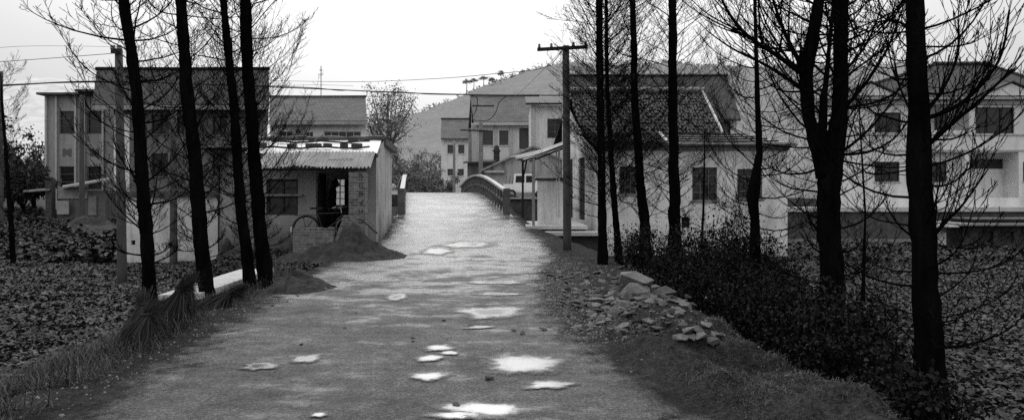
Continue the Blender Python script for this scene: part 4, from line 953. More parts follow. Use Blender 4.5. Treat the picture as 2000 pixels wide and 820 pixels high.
# --- porch at the right of the road, by the whitewashed house
def porch():
    zf = .66; root = thing('porch', (1.6, 29, zf), 'rickety porch with sagging tin roof on posts beside the whitewashed house', 'porch')
    m = MB(); m.hexa([(.55, 30.4, zf-.12), (2.9, 27.2, zf-.12), (3.75, 27.2, zf-.12), (3.05, 34, zf-.12), (.55, 30.4, zf), (2.9, 27.2, zf), (3.75, 27.2, zf), (3.05, 34, zf)]) if False else m.box(.55, 3.0, 28.0, 33.2, zf-.13, zf)
    m.build('floor_slab', MT['conc_pale'], root)
    m = MB(); m.box(.72, 3.55, 27.2, 27.995, zf-.34, zf-.2); m.build('step_slab', MT['conc_pale'], root)
    m = MB(); m.box(1.0, 3.45, 27.6, 28.6, -.75, zf-.345); m.box(.75, 2.9, 28.2, 33, -.75, zf-.135); m.build('footing', MT['conc_dark'], root)
    pA = Vector((XX(1042, 28.3), 28.3, zf)); pB = Vector((XX(1021, 32.6), 32.6, zf))
    m = MB(); m.tube([pA, pA+Vector((0, 0, ZZ(306, 28.3)-zf))], .06, 8); m.build('post', MT['conc'], root)
    m = MB(); m.tube([pB, pB+Vector((0, 0, ZZ(312, 32.6)-zf))], .05, 8); m.tube([PX(1021, 352, 32.6), PX(1029, 312, 32.6)], .035, 6); m.build('post', MT['wood_dark'], root)
    a, b, c, e = PX(1000, 307, 33), PX(1027, 311, 28.2), PX(1147, 268, 28.2), PX(1118, 272, 33)
    m = MB(); n = 7
    for k in range(n):                          # strips of tin overlapping down the slope
        f0, f1 = k/n, (k+1)/n-.004
        p0, p1, q0, q1 = a.lerp(b, f0), a.lerp(b, f1), e.lerp(c, f0), e.lerp(c, f1); dz = Vector((random.uniform(-.12, .06), 0, .02*(k % 2)+random.uniform(-.01, .02)))
        mid0, mid1 = p0.lerp(q0, .5)-Vector((0, 0, .05)), p1.lerp(q1, .5)-Vector((0, 0, .05))
        slab(m, p0+dz, p1+dz, mid1, mid0, .035); slab(m, mid0, mid1, q1+dz, q0+dz, .03)
    m.build('tin_roof', MT['corr'], root)
    m = MB(); m.tube([PX(1018, 316, 28.3), PX(1105, 283, 28.3)], .055, 6, jit=.1); m.tube([PX(1034, 316, 31), PX(1100, 290, 31)], .04, 6); m.tube([PX(1012, 312, 32.6), PX(1044, 309, 28.3)], .05, 6); m.build('roof_beam', MT['wood_dark'], root)
    x0, x1 = XX(1050, 30), XX(1108, 30); m = MB(); m.box(x0, x1, 30, 30.2, zf+.002, ZZ(353, 30)); m.build('screen_wall', MT['pl_pale'], root)
    m = MB(); m.box(x0-.25, x1+.02, 29.92, 30.28, ZZ(353, 30)+.003, ZZ(348, 30)); m.build('wall_cap', MT['conc_dark'], root)
    m = MB(); m.tube([PX(1092, 425, 29.7), PX(1092, 285, 29.7)], .035, 6); m.tube([PX(1087, 425, 29.7), PX(1087, 290, 29.7)], .025, 6); m.build('down_pipe', MT['frame_pale'], root)
porch()

# --- white pickup truck
def truck():
    d = 46.9; z0 = 1.62; x0 = XX(983, d)
    root = thing('pickup_truck', (XX(1025, d), d, z0), 'white crew cab pickup truck parked across the canal beside the bridge', 'truck')
    W_ = 1.55
    def side(poly, name, mat, y0, y1, parent=root):
        m = MB(); m.prism([(x0+x, d+y0, z0+z) for x, z in poly], (0, y1-y0, 0)); return m.build(name, mat, parent)
    body = side([(.0,.42),(2.95,.42),(3.05,.55),(3.05,.86),(2.98,.98),(2.35,1.06),(2.0,1.60),(1.85,1.66),(.78,1.66),(.70,1.60),(.66,.98),(.0,.98)], 'body', MT['van'], 0, W_)
    side([(.80,1.08),(1.40,1.08),(1.40,1.52),(.84,1.52)], 'side_window', MT['pane'], -.015, -.004, body)
    side([(1.50,1.08),(2.16,1.08),(1.92,1.52),(1.50,1.52)], 'side_window', MT['pane'], -.015, -.004, body)
    side([(.72,.5),(1.43,.5),(1.43,1.04),(.72,1.04)], 'door', MT['van'], -.02, -.004, body); side([(1.47,.5),(2.2,.5),(2.3,.7),(2.2,1.04),(1.47,1.04)], 'door', MT['van'], -.02, -.004, body)
    for x in (.55, 2.45):
        m = MB(); c = Vector((x0+x, d, z0+.31)); m.tube([c+Vector((0, -.03, 0)), c+Vector((0, .17, 0))], .31, 18); w = m.build('wheel', MT['rubber'], root)
        m = MB(); m.tube([c+Vector((0, -.045, 0)), c+Vector((0, -.032, 0))], .17, 14); m.build('rim', MT['chrome'], w)
        m = MB(); m.tube([c+Vector((0, W_-.17, 0)), c+Vector((0, W_+.03, 0))], .31, 18); m.build('wheel', MT['rubber'], root)
    m = MB()
    for x in (.15, .4, .62): m.tube([(x0+x, d+.03, z0+.98), (x0+x+.06, d+.03, z0+1.5)], .018, 5)
    m.build('bed_rack', MT['metal'], root)
    side([(3.06,.62),(3.1,.62),(3.1,.8),(3.06,.8)], 'headlight', MT['chrome'], .1, .35)
truck()

# --- the bridge
def bridge():
    root = thing('arched_bridge', (-4, 40, 1.0), 'arched concrete road bridge with baluster railings and pale handrails', 'bridge')
    ys = np.arange(32.6, 53.1, .5); m = MB(); V = []
    for y in ys:
        a, b, z = float(XL(y))-.34, float(XR(y))+.34, float(RZ(y))
        th = .5+.9*max(0, (abs(y-41.5)-4)/5)**2
        V += [(a, y, z-.05), (b, y, z-.05), (b, y, z-th), (a, y, z-th)]
    n = len(ys); Fs = []
    for i in range(n-1):
        for k in range(4): Fs.append((i*4+k, i*4+(k+1) % 4, (i+1)*4+(k+1) % 4, (i+1)*4+k))
    Fs += [(0, 1, 2, 3), ((n-1)*4+3, (n-1)*4+2, (n-1)*4+1, (n-1)*4)]
    m.add(V, Fs); m.build('deck', MT['conc_dark'], root)
    for y0, y1 in ((35.2, 36.9), (45.7, 47.4)):
        m = MB(); a, b = float(XL((y0+y1)/2))-.2, float(XR((y0+y1)/2))+.2; m.box(a, b, y0, y1, -1.7, float(RZ(y0))-.6); m.build('abutment', MT['stone_wall'], root)
    for side in (1, 0):
        fx = (lambda y: float(XR(y))+.12) if side else (lambda y: float(XL(y))-.12)
        P = lambda y, h: Vector((fx(y), y, float(RZ(y))+h))
        y0 = 33.0
        m = MB(); c = P(y0, 0); m.box(c.x-.16, c.x+.16, y0-.17, y0+.17, c.z-.25, c.z+1.2); m.build('end_post', MT['rail'], root)
        yy = np.arange(y0, 52.6, .35); top = MB(); V = []
        for y in yy:
            q = P(y, 1.02 if y > y0+.1 else 1.0); V += [q+Vector((-.11, 0, 0)), q+Vector((.11, 0, 0)), q+Vector((.11, 0, .11)), q+Vector((-.11, 0, .11))]
        k = len(yy); top.add(V, [(i*4+j, i*4+(j+1) % 4, (i+1)*4+(j+1) % 4, (i+1)*4+j) for i in range(k-1) for j in range(4)]+[(0, 1, 2, 3), (k*4-1, k*4-2, k*4-3, k*4-4)])
        top.build('handrail', MT['rail_top'], root)
        lo = MB(); V = []
        for y in yy:
            q = P(y, .46); V += [q+Vector((-.045, 0, 0)), q+Vector((.045, 0, 0)), q+Vector((.045, 0, .11)), q+Vector((-.045, 0, .11))]
        lo.add(V, [(i*4+j, i*4+(j+1) % 4, (i+1)*4+(j+1) % 4, (i+1)*4+j) for i in range(k-1) for j in range(4)]); lo.build('lower_rail', MT['rail'], root)
        for i, y in enumerate(np.arange(y0+.85, 52.4, .85)):
            q = P(y, 0); m = MB(); m.box(q.x-.06, q.x+.06, y-.06, y+.06, q.z-.2, q.z+1.015); m.build('post', MT['rail'], root)
bridge()

# ------------------------------------------------------------------ poles and cables
def pole(px, d, ytop, zb, w, label, arms, mat='conc_mid', name='utility_pole', lean=0):
    b = Vector((XX(px, d), d, zb)); zt = ZZ(ytop, d); r = w/2*d/F
    root = thing(name, b, label, 'pole')
    m = MB(); m.tube([b+Vector((lean*(1-k/10), 0, (zt-zb)*k/10)) for k in range(11)], [r*(1.12-.24*k/10) for k in range(11)], 14); m.build('shaft', MT[mat], root, True)
    for (y, a0, a1, tilt) in arms:
        z = ZZ(y, d); x0, x1 = XX(px+a0, d), XX(px+a1, d)
        m = MB(); m.hexa([(x0, d-r-.06, z-.05), (x1, d-r-.06, z-.05+tilt), (x1, d-r+.02, z-.05+tilt), (x0, d-r+.02, z-.05), (x0, d-r-.06, z+.05), (x1, d-r-.06, z+.05+tilt), (x1, d-r+.02, z+.05+tilt), (x0, d-r+.02, z+.05)])
        arm = m.build('crossarm', MT['wood_dark'], root)
        for f in (.04, .28, .72, .96):
            m = MB(); m.lathe((x0+(x1-x0)*f, d-r-.02, z+.052+tilt*f), [(.03, 0), (.05, .03), (.03, .06), (.045, .09), (.01, .13)], 8); m.build('insulator', MT['conc'], arm)
    return root
pole(1105, 21.9, 90, gz(XX(1105, 21.9), 21.9)-.2, 15, 'tall concrete utility pole with wooden crossarm beside the porch', [(99, -56, 42, .08)], lean=.05)
pole(232, 19.0, 97, -.75, 16, 'concrete pole with a small cap standing in the left field by the yard wall', [(103, -9, 9, 0)], 'conc_mid', lean=.10)
pole(339, 23.7, 216, -.75, 13, 'shorter plain concrete pole standing against the yard wall', [], 'conc_mid')
pole(160, 36.0, 186, .2, 9, 'slim concrete pole in front of the pilastered house', [], 'conc_mid')
pole(2, 33, 140, .1, 8, 'slim pole cut by the left edge of the view', [], 'conc_mid')
pole(939, 56, 226, 1.0, 8.5, 'far pole with two crossarms in front of the tall two storey house', [(208, -16, 26, 0), (256, -14, 14, 0)], 'conc')
pole(918, 58, 252, 1.0, 7, 'far pole with a crossarm between the two misty houses', [(255, -18, 8, 0)], 'conc')
pole(887, 54, 275, 1.0, 5, 'thin leaning far pole beyond the crest of the bridge', [], 'conc')
def cable(pts, r, label, mat='cable', group=None):
    m = MB(); P = [PX(*p) for p in pts]; Q = []
    for i in range(len(P)-1):
        p0, p1, p2, p3 = P[max(0, i-1)], P[i], P[i+1], P[min(len(P)-1, i+2)]
        for k in range(8):
            t = k/8; Q.append(.5*((2*p1)+(p2-p0)*t+(2*p0-5*p1+4*p2-p3)*t*t+(3*p1-p0-3*p2+p3)*t**3))
    Q.append(P[-1]); o = m.tube(Q, r, 5).build('overhead_cable', MT[mat], None, origin=Q[0]); return tag(o, label, 'cable', group)
cable([(-60,172,33),(2,168,33),(190,159,36),(420,166,40),(600,173,43),(690,177,44.5),(800,182,46),(930,185,48),(1100,187,50),(1180,188,50.5)], .035, 'thick black cable sagging across the whole view from the left edge to the tiled house')
cable([(-60,170,33.1),(2,166,33.1),(190,161,36.1),(420,165,40),(600,171,43),(660,177,44),(690,177,44.6),(800,181,46.1),(860,185,47),(1100,186,50),(1180,187,50.5)], .022, 'thinner cable twisted along the thick black cable')
cable([(922,186,48),(932,192,48.5),(930,215,49),(922,232,50),(938,236,52),(955,234,52),(968,220,51),(975,200,50),(990,188,49)], .03, 'slack loop of black cable hanging below the thick cable')
cable([(530,158,43),(700,160,36),(850,154,29),(960,145,25),(1060,133,22.8),(1098,100,21.8)], .012, 'thin wire rising to the crossarm of the tall pole', 'cable_far')
cable([(-60,125,20),(0,121,20),(100,114,19.5),(229,104,18.9)], .009, 'thin wire from the left edge to the capped pole in the field', 'cable_far')
cable([(-60,100,20),(100,90,30),(420,96,42)], .008, 'faint upper wire crossing the sky at the left', 'cable_far')
cable([(540,168,43),(620,166,52),(690,168,58)], .012, 'faint short wire above the long grey roof', 'cable_far')
cable([(945,206,56),(1000,192,48),(1098,99,22)], .010, 'pale service wire from the far pole to the crossarm', 'cable_far')

# ------------------------------------------------------------------ vegetation
def leaf_cloud(C, n_size, size, flat=0.0, seed=0):
    """C: N x 3 leaf centres -> folded leaf blades of random tilt"""
    r = np.random.default_rng(seed); N = len(C)
    s = size*(0.6+0.8*r.random(N))
    a = r.random(N)*2*np.pi
    tilt = (r.random(N)-.5)*np.pi*(1-flat)+0.0
    t2 = (r.random(N)-.5)*np.pi*.8*(1-flat)
    u = np.stack([np.cos(a)*np.cos(tilt), np.sin(a)*np.cos(tilt), np.sin(tilt)], 1)
    w0 = np.stack([-np.sin(a), np.cos(a), np.zeros(N)], 1); up = np.cross(u, w0)
    w = w0*np.cos(t2)[:, None]+up*np.sin(t2)[:, None]; n = np.cross(u, w)
    s = s[:, None]; k = n_size
    V = np.stack([C-u*s*.5, C+w*s*.5*k+n*s*.12-u*s*.05, C+u*s*.5-n*s*.12, C-w*s*.5*k+n*s*.12-u*s*.05], 1).reshape(-1, 3)
    b = np.arange(N)[:, None]*4
    Fc = np.concatenate([b+np.array([[0, 1, 2]]), b+np.array([[0, 2, 3]])], 0)
    return V, Fc

def crop_leaves(C, size, seed):
    r = np.random.default_rng(seed); N = len(C); s = (size*(0.35+1.1*r.random(N)**1.6))[:, None]; a = r.random(N)*2*np.pi
    tilt = r.normal(0.1, .42, N); t2 = r.normal(0, .38, N)
    u = np.stack([np.cos(a)*np.cos(tilt), np.sin(a)*np.cos(tilt), np.sin(tilt)], 1); w0 = np.stack([-np.sin(a), np.cos(a), np.zeros(N)], 1); up = np.cross(u, w0)
    w = w0*np.cos(t2)[:, None]+up*np.sin(t2)[:, None]; n = np.cross(u, w)
    V = np.stack([C-u*s*.45, C-u*s*.22+w*s*.46+n*s*.14, C+u*s*.22+w*s*.38+n*s*.1, C+u*s*.52-n*s*.14, C+u*s*.22-w*s*.38+n*s*.1, C-u*s*.22-w*s*.46+n*s*.14], 1).reshape(-1, 3)
    b = np.arange(N)[:, None]*6
    return V, np.concatenate([b+np.array([[0, 3, 2, 1]]), b+np.array([[0, 5, 4, 3]])], 0)
# --- bare trees
UP = Vector((0, 0, 1))
def rvec(): return Vector((random.gauss(0, 1), random.gauss(0, 1), random.gauss(0, 1))).normalized()
def grow(m, p, d, L, r, lvl, up, tips, nseg=6, wob=.16, kids=(5, 3), sides=4, rmin=.0034, start=.25, curl=0):
    pts = [p.copy()]; rad = [r]; step = L/nseg; dirs = []
    for i in range(nseg):
        d = (d+rvec()*wob+UP*(up*(i+1)/nseg)).normalized(); dirs.append(d.copy())
        p = p+d*step; pts.append(p.copy()); rad.append(max(rmin, r*(1-.78*(i+1)/nseg)))
    m.tube(pts, rad, sides if lvl < 2 else 3, cap=False)
    if lvl >= len(kids): tips.append(p); return
    n = max(1, int(kids[lvl]*random.uniform(.75, 1.3)))
    side = random.choice((-1, 1))
    for k in range(n):
        f = start+(1-start)*(k+random.random()*.6)/n; i = min(nseg-1, int(f*nseg)); q = pts[i].lerp(pts[i+1], f*nseg-i)
        dd = dirs[i]; lat = dd.cross(UP)
        if lat.length < .1: lat = rvec()
        lat.normalize(); side = -side
        nd_ = (dd*random.uniform(.5, .9)+lat*side*random.uniform(.4, .9)+UP*random.uniform(-.1, .35)+rvec()*.25).normalized()
        grow(m, q, nd_, L*(1-f*.55)*random.uniform(.35, .6), max(rmin, rad[i]*.55), lvl+1, up*.8, tips, max(3, nseg-2), wob*1.1, kids, sides, rmin, .2)

def trunk_pts(pts, d, top_extra, wob=.28):
    """pts: (px, py, width px) from top to bottom at depth d -> list bottom..top of (point, radius)"""
    Q = [(PX(a, b, d), w/2*d/F) for a, b, w in pts][::-1]
    a, b = Q[-2][0], Q[-1][0]; dirn = (b-a).normalized(); dirn = (dirn+UP).normalized()
    k = 6; r = Q[-1][1]
    for i in range(1, k+1): Q.append((b+dirn*top_extra*i/k, max(.012, r*(1-.92*i/k))))
    out = []
    for i in range(len(Q)-1):
        n = max(2, int((Q[i+1][0]-Q[i][0]).length/.14))
        for j in range(n): out.append((Q[i][0].lerp(Q[i+1][0], j/n), Q[i][1]+(Q[i+1][1]-Q[i][1])*j/n))
    out.append(Q[-1]); sd = random.randrange(999); out2 = []
    for i, (p, r) in enumerate(out):
        z = np.array([p.z*1.1]); o = float(fbm(z, z*0+.5, sd, 3)[0]); q = float(fbm(z, z*0+.5, sd+9, 3)[0])
        kn = 1+.35*max(0, float(fbm(z*2.2, z*0+.3, sd+20, 2)[0])-.16)*4
        out2.append((p+Vector((o, q, 0))*(wob*2.2*r), r*kn))
    return out2
def bare_tree(label, pts, d, brs, top_extra=4.5, group='bare trees lining the road', L=(.9, 1.7), e0=(.0, .8), up=.24, dens=7.5, zmin=None, kids=(9, 5), rb=.013, forks=(), limbs=(), mat='twig', leaves=0, flare=1.12, low=None, cat='tree', trunkmat='bark', azbias=None):
    T = trunk_pts(pts, d, top_extra); base = T[0][0].copy()
    root = thing('bare_tree', base, label, cat, group)
    m = MB(); P = [p for p, r in T]; R = []
    for i, (p, r) in enumerate(T):
        h = (p-base).length; R.append(r*(1+(flare-1)*math.exp(-h/.22))*(1+random.uniform(-.07, .07)))
    P = [base-Vector((0, 0, .35))]+P; R = [R[0]*1.15]+R
    m.tube(P, R, 14, jit=.07)
    stems = [T]
    for fk in forks:
        S = trunk_pts(fk, d, top_extra*.7); stems.append(S)
        m.tube([p for p, r in S], [r*(1+random.uniform(-.05, .05)) for p, r in S], 12, jit=.03)
    m.build('trunk', MT[trunkmat], root, True)
    b = MB(); tips = []
    ztop = ZZ(-60, d); zlow = base.z+(zmin if zmin is not None else .8)
    for T_ in stems:
        h = max(zlow, T_[0][0].z+.15); az = random.random()*6.28; hmax = T_[-1][0].z-.1
        while h < hmax:
            q, r = min(T_, key=lambda t_: abs(t_[0].z-h))
            az += 2.4+random.uniform(-.5, .5)
            a2 = az
            if azbias is not None and random.random() < azbias[1]: a2 = azbias[0]+random.uniform(-.6, .6)
            f = (h-base.z)/max(.1, hmax-base.z)
            el = random.uniform(*e0)+.25*f
            ln = random.uniform(*L)*(1-.6*max(0, (h-ztop)/max(.1, hmax-ztop)))
            if low is not None and h < base.z+low[0]: ln *= low[1]
            dr = Vector((math.cos(a2)*math.cos(el), math.sin(a2)*math.cos(el), math.sin(el)))
            grow(b, q+dr*r*.5, dr, ln, min(rb*random.uniform(.7, 1.3), r*.6), 0, up, tips, 8, .13, kids if h < ztop+.6 else (3, 2))
            h += .62/dens*random.uniform(.5, 1.5)*(1.0 if h < ztop else 2.2)
    for lm in limbs:                         # limbs that the photograph shows one by one: (px, py, depth) way points, base radius
        pp = [PX(*q) for q in lm[0]]; n = len(pp); QQ = []
        for i in range(n-1):
            p0, p1, p2, p3 = pp[max(0, i-1)], pp[i], pp[i+1], pp[min(n-1, i+2)]
            for k in range(6):
                t = k/6; QQ.append(.5*((2*p1)+(p2-p0)*t+(2*p0-5*p1+4*p2-p3)*t*t+(3*p1-p0-3*p2+p3)*t**3))
        QQ.append(pp[-1]); nn = len(QQ); rr = [max(.004, lm[1]*(1-.8*i/nn)) for i in range(nn)]
        b.tube(QQ, rr, 6, cap=False)
        for i in range(2, nn-1):
            if random.random() < (.75 if len(lm) < 3 else lm[2]):
                dd = (QQ[i+1]-QQ[i]).normalized(); lat = dd.cross(UP).normalized()*random.choice((-1, 1))
                nd_ = (dd*.7+lat*random.uniform(.2, .9)+UP*random.uniform(0, .6)+rvec()*.2).normalized()
                grow(b, QQ[i], nd_, random.uniform(.4, 1.0)*L[1]*.75, rr[i]*.5, 1, up, tips, 6, .14, kids)
    b.build('branches', MT[mat], root)
    if leaves and tips:
        C = np.array([tuple(t+rvec()*random.uniform(0, .12)) for t in random.choices(tips, k=leaves) if t.z < ztop+1.5])
        V, Fc = leaf_cloud(C, .5, .05, 0, 5); np_mesh('dry_leaves', V, Fc, MT['leaf_dry'], root)
    return root

# left row
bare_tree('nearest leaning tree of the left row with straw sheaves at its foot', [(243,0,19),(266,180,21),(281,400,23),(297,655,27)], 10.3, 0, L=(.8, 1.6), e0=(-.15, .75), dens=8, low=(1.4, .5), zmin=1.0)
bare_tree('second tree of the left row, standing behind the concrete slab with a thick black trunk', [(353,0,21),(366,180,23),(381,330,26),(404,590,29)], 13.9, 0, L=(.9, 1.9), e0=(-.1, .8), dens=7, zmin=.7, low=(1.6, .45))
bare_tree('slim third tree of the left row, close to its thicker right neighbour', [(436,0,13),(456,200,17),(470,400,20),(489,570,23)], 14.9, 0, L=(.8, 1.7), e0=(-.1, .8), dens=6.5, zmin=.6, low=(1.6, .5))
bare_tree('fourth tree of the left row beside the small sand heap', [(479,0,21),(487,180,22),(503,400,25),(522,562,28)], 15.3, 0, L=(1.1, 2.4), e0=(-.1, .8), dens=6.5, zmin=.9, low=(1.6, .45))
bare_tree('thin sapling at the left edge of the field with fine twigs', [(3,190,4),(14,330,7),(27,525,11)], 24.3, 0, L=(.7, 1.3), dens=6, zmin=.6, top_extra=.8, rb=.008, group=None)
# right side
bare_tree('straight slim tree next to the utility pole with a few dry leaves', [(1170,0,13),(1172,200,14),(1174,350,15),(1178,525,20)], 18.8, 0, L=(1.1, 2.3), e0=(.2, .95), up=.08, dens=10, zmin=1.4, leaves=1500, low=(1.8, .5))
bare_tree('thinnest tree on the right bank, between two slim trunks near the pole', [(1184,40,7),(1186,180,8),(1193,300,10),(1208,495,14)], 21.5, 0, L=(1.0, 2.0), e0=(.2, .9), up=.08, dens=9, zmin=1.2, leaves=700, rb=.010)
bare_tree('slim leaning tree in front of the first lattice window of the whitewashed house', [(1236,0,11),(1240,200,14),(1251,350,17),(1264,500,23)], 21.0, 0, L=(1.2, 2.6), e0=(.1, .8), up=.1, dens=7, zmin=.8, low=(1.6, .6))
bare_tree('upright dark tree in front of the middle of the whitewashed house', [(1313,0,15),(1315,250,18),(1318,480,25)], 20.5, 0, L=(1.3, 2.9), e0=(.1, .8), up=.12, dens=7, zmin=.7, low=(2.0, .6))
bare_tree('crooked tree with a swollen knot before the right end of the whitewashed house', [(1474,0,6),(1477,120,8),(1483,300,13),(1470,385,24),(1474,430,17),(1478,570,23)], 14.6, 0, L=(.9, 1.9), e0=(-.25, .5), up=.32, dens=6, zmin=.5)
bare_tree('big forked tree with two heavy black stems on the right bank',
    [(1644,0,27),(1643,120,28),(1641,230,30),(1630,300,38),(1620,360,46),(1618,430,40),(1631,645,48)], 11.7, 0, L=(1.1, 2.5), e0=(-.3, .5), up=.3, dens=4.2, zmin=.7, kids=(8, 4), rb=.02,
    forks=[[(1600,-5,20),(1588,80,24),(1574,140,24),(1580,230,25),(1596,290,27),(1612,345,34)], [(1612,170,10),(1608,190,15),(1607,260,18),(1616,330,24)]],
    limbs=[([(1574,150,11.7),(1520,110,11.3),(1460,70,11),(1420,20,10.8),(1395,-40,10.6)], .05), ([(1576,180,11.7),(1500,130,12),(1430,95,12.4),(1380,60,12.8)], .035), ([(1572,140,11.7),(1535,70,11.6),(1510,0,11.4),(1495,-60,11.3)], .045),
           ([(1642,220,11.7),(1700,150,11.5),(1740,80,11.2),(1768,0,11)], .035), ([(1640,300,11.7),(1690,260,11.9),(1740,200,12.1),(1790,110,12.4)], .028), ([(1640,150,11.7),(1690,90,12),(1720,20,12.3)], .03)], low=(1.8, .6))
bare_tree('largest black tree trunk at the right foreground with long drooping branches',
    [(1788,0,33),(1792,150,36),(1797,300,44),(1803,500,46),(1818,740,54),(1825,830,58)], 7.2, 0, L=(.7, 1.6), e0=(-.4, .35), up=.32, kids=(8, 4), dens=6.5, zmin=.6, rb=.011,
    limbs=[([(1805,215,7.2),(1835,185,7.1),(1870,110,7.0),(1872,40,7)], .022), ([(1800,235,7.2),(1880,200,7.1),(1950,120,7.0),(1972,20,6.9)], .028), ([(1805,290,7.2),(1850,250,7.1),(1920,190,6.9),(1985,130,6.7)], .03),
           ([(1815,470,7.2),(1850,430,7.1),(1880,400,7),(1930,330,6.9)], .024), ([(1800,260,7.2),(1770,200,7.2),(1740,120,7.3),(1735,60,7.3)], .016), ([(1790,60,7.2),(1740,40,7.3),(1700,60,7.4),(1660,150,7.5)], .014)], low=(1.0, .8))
# thin sapling in front of the whitewashed house
bare_tree('leafless sapling rising from the dark shrubs before the second lattice window', [(1376,300,3),(1374,400,4),(1370,500,6)], 19, 0, L=(.4, .9), dens=5, zmin=.4, top_extra=.6, rb=.006, group=None, kids=(4, 2))
bare_tree('leafless sapling in the right field below the pale house', [(1680,250,3),(1690,420,4),(1686,560,6)], 16, 0, L=(.5, 1.0), dens=5, zmin=.5, top_extra=.6, rb=.006, group=None, kids=(4, 2))
# misty round tree beyond the long house
def round_tree(px, d, ytop, ybase, w, label, nl, lsize, mat, tmat='twig_far', zb=None, name='round_tree', h0=.25, group=None, e=(.5, 1.35)):
    b = Vector((XX(px, d), d, zb if zb is not None else ZZ(ybase, d))); H = ZZ(ytop, d)-b.z; Rw = w/2*d/F
    root = thing(name, b, label, 'tree', group); m = MB(); tips = []
    fork = b+Vector((0, 0, H*h0)); m.tube([b-UP*.3, b.lerp(fork, .5), fork], [H*.028, H*.022, H*.02], 8)
    n = 11
    for k in range(n):
        a = 2*math.pi*k/n+random.random()*.5; el = random.uniform(*e)
        dr = Vector((math.cos(a)*math.cos(el), math.sin(a)*math.cos(el), math.sin(el)))
        grow(m, fork, dr, min(H*(1-h0)*.98, Rw/max(.12, math.cos(el))*.95), H*.012, 0, .08, tips, 8, .16, (7, 5), 4, .012)
    m.build('trunk', MT[tmat], root)
    T = np.array([tuple(t) for t in tips]); r = np.random.default_rng(int(px)+300)
    C = T[r.integers(0, len(T), nl)]+r.normal(0, 1, (nl, 3))*H*.03
    V, Fc = leaf_cloud(C, .6, lsize, 0, int(px)+300); np_mesh('crown', V, Fc, MT[mat], root)
    return root
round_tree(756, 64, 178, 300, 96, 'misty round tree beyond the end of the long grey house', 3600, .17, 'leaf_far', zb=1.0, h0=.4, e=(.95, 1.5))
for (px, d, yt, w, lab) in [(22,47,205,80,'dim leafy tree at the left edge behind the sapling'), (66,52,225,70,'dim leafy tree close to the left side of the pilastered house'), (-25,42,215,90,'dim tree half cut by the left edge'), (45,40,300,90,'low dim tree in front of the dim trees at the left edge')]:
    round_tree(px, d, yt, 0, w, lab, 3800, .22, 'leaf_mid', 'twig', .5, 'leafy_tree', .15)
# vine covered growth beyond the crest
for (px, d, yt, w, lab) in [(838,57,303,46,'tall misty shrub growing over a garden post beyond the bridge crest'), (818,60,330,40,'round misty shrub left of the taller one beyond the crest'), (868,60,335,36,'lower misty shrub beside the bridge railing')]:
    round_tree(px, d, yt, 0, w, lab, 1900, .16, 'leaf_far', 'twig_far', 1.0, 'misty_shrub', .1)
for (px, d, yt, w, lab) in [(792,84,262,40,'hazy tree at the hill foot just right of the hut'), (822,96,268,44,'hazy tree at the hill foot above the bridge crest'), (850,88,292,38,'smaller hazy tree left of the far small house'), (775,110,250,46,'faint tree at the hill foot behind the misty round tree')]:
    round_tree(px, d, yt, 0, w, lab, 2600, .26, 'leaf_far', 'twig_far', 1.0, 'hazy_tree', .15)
# pines on the skyline
for i, (px, yt, w) in enumerate([(911,158,17),(925,156,15),(944,151,15),(960,154,10),(978,140,8)]):
    d = 235; b = Vector((XX(px, d), d, ZZ(yt+16+(i == 4)*10, d))); H = ZZ(yt, d)-b.z
    root = thing('skyline_pine', b, ('leftmost misty pine on the hill skyline','second misty pine from the left on the hill skyline','tallest of the misty pines in the middle of the skyline','small misty pine right of the tallest on the skyline','slender misty pine rightmost on the skyline near the pole')[i], 'tree', 'pines on the skyline')
    m = MB(); m.tube([b-UP*2, b+Vector((.15, 0, H*.9))], [.2, .1], 5); m.build('trunk', MT['hill'], root)
    r = np.random.default_rng(90+i); C = np.concatenate([np.array(b)+np.array([cx, 0, H*cz])+r.normal(0, 1, (110, 3))*np.array([.42, .42, .22]) for cx, cz in ((0, .98), (-w*.045, .8), (w*.05, .86))])
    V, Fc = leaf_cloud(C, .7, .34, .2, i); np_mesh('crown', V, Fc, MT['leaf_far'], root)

# --- hills
def hill(name, prof, d, dfront, mat, zfoot, bumpy, seed):
    pxs = np.linspace(prof[0][0], prof[-1][0], 420); py = np.interp(pxs, [a for a, _ in prof], [b for _, b in prof])
    rows = 40; V = []
    for j in range(rows+6):
        f = j/rows; dd = dfront+(d-dfront)*min(f, 1)+max(0, f-1)*d*.8
        x = (pxs-1000)*d/F; top = CH-(py-HZ)*d/F
        s = min(f, 1); s = s*s*(3-2*s)*.5+s*.5; s = s if f <= 1 else 1-(f-1)*2.2
        z = zfoot+(top-zfoot)*s+bumpy*fbm(x*.09, np.full_like(x, dd*.09), seed, 5)*min(1, f*3)*(1 if f < .97 else .5)
        V.append(np.stack([x*(dd/d)**.5, np.full_like(x, dd), z], 1))
    V = np.array(V); n = V.shape[1]; idx = np.arange(V.shape[0]*n).reshape(-1, n)
    Fc = np.stack([idx[:-1,:-1], idx[:-1,1:], idx[1:,1:], idx[1:,:-1]], -1).reshape(-1, 4)
    tag(np_mesh(name, V.reshape(-1, 3), Fc, mat, smooth=True), kind='structure'); return V
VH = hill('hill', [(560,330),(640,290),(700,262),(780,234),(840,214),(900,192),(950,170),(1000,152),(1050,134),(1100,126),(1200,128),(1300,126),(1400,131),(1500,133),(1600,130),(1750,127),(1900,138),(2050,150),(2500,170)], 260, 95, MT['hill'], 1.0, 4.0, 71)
hill('far_hill', [(-600,190),(-200,160),(0,166),(90,152),(140,158),(220,165),(330,170),(480,200),(650,260),(800,330)], 620, 300, MT['hill_far'], 1.0, 6.0, 77)
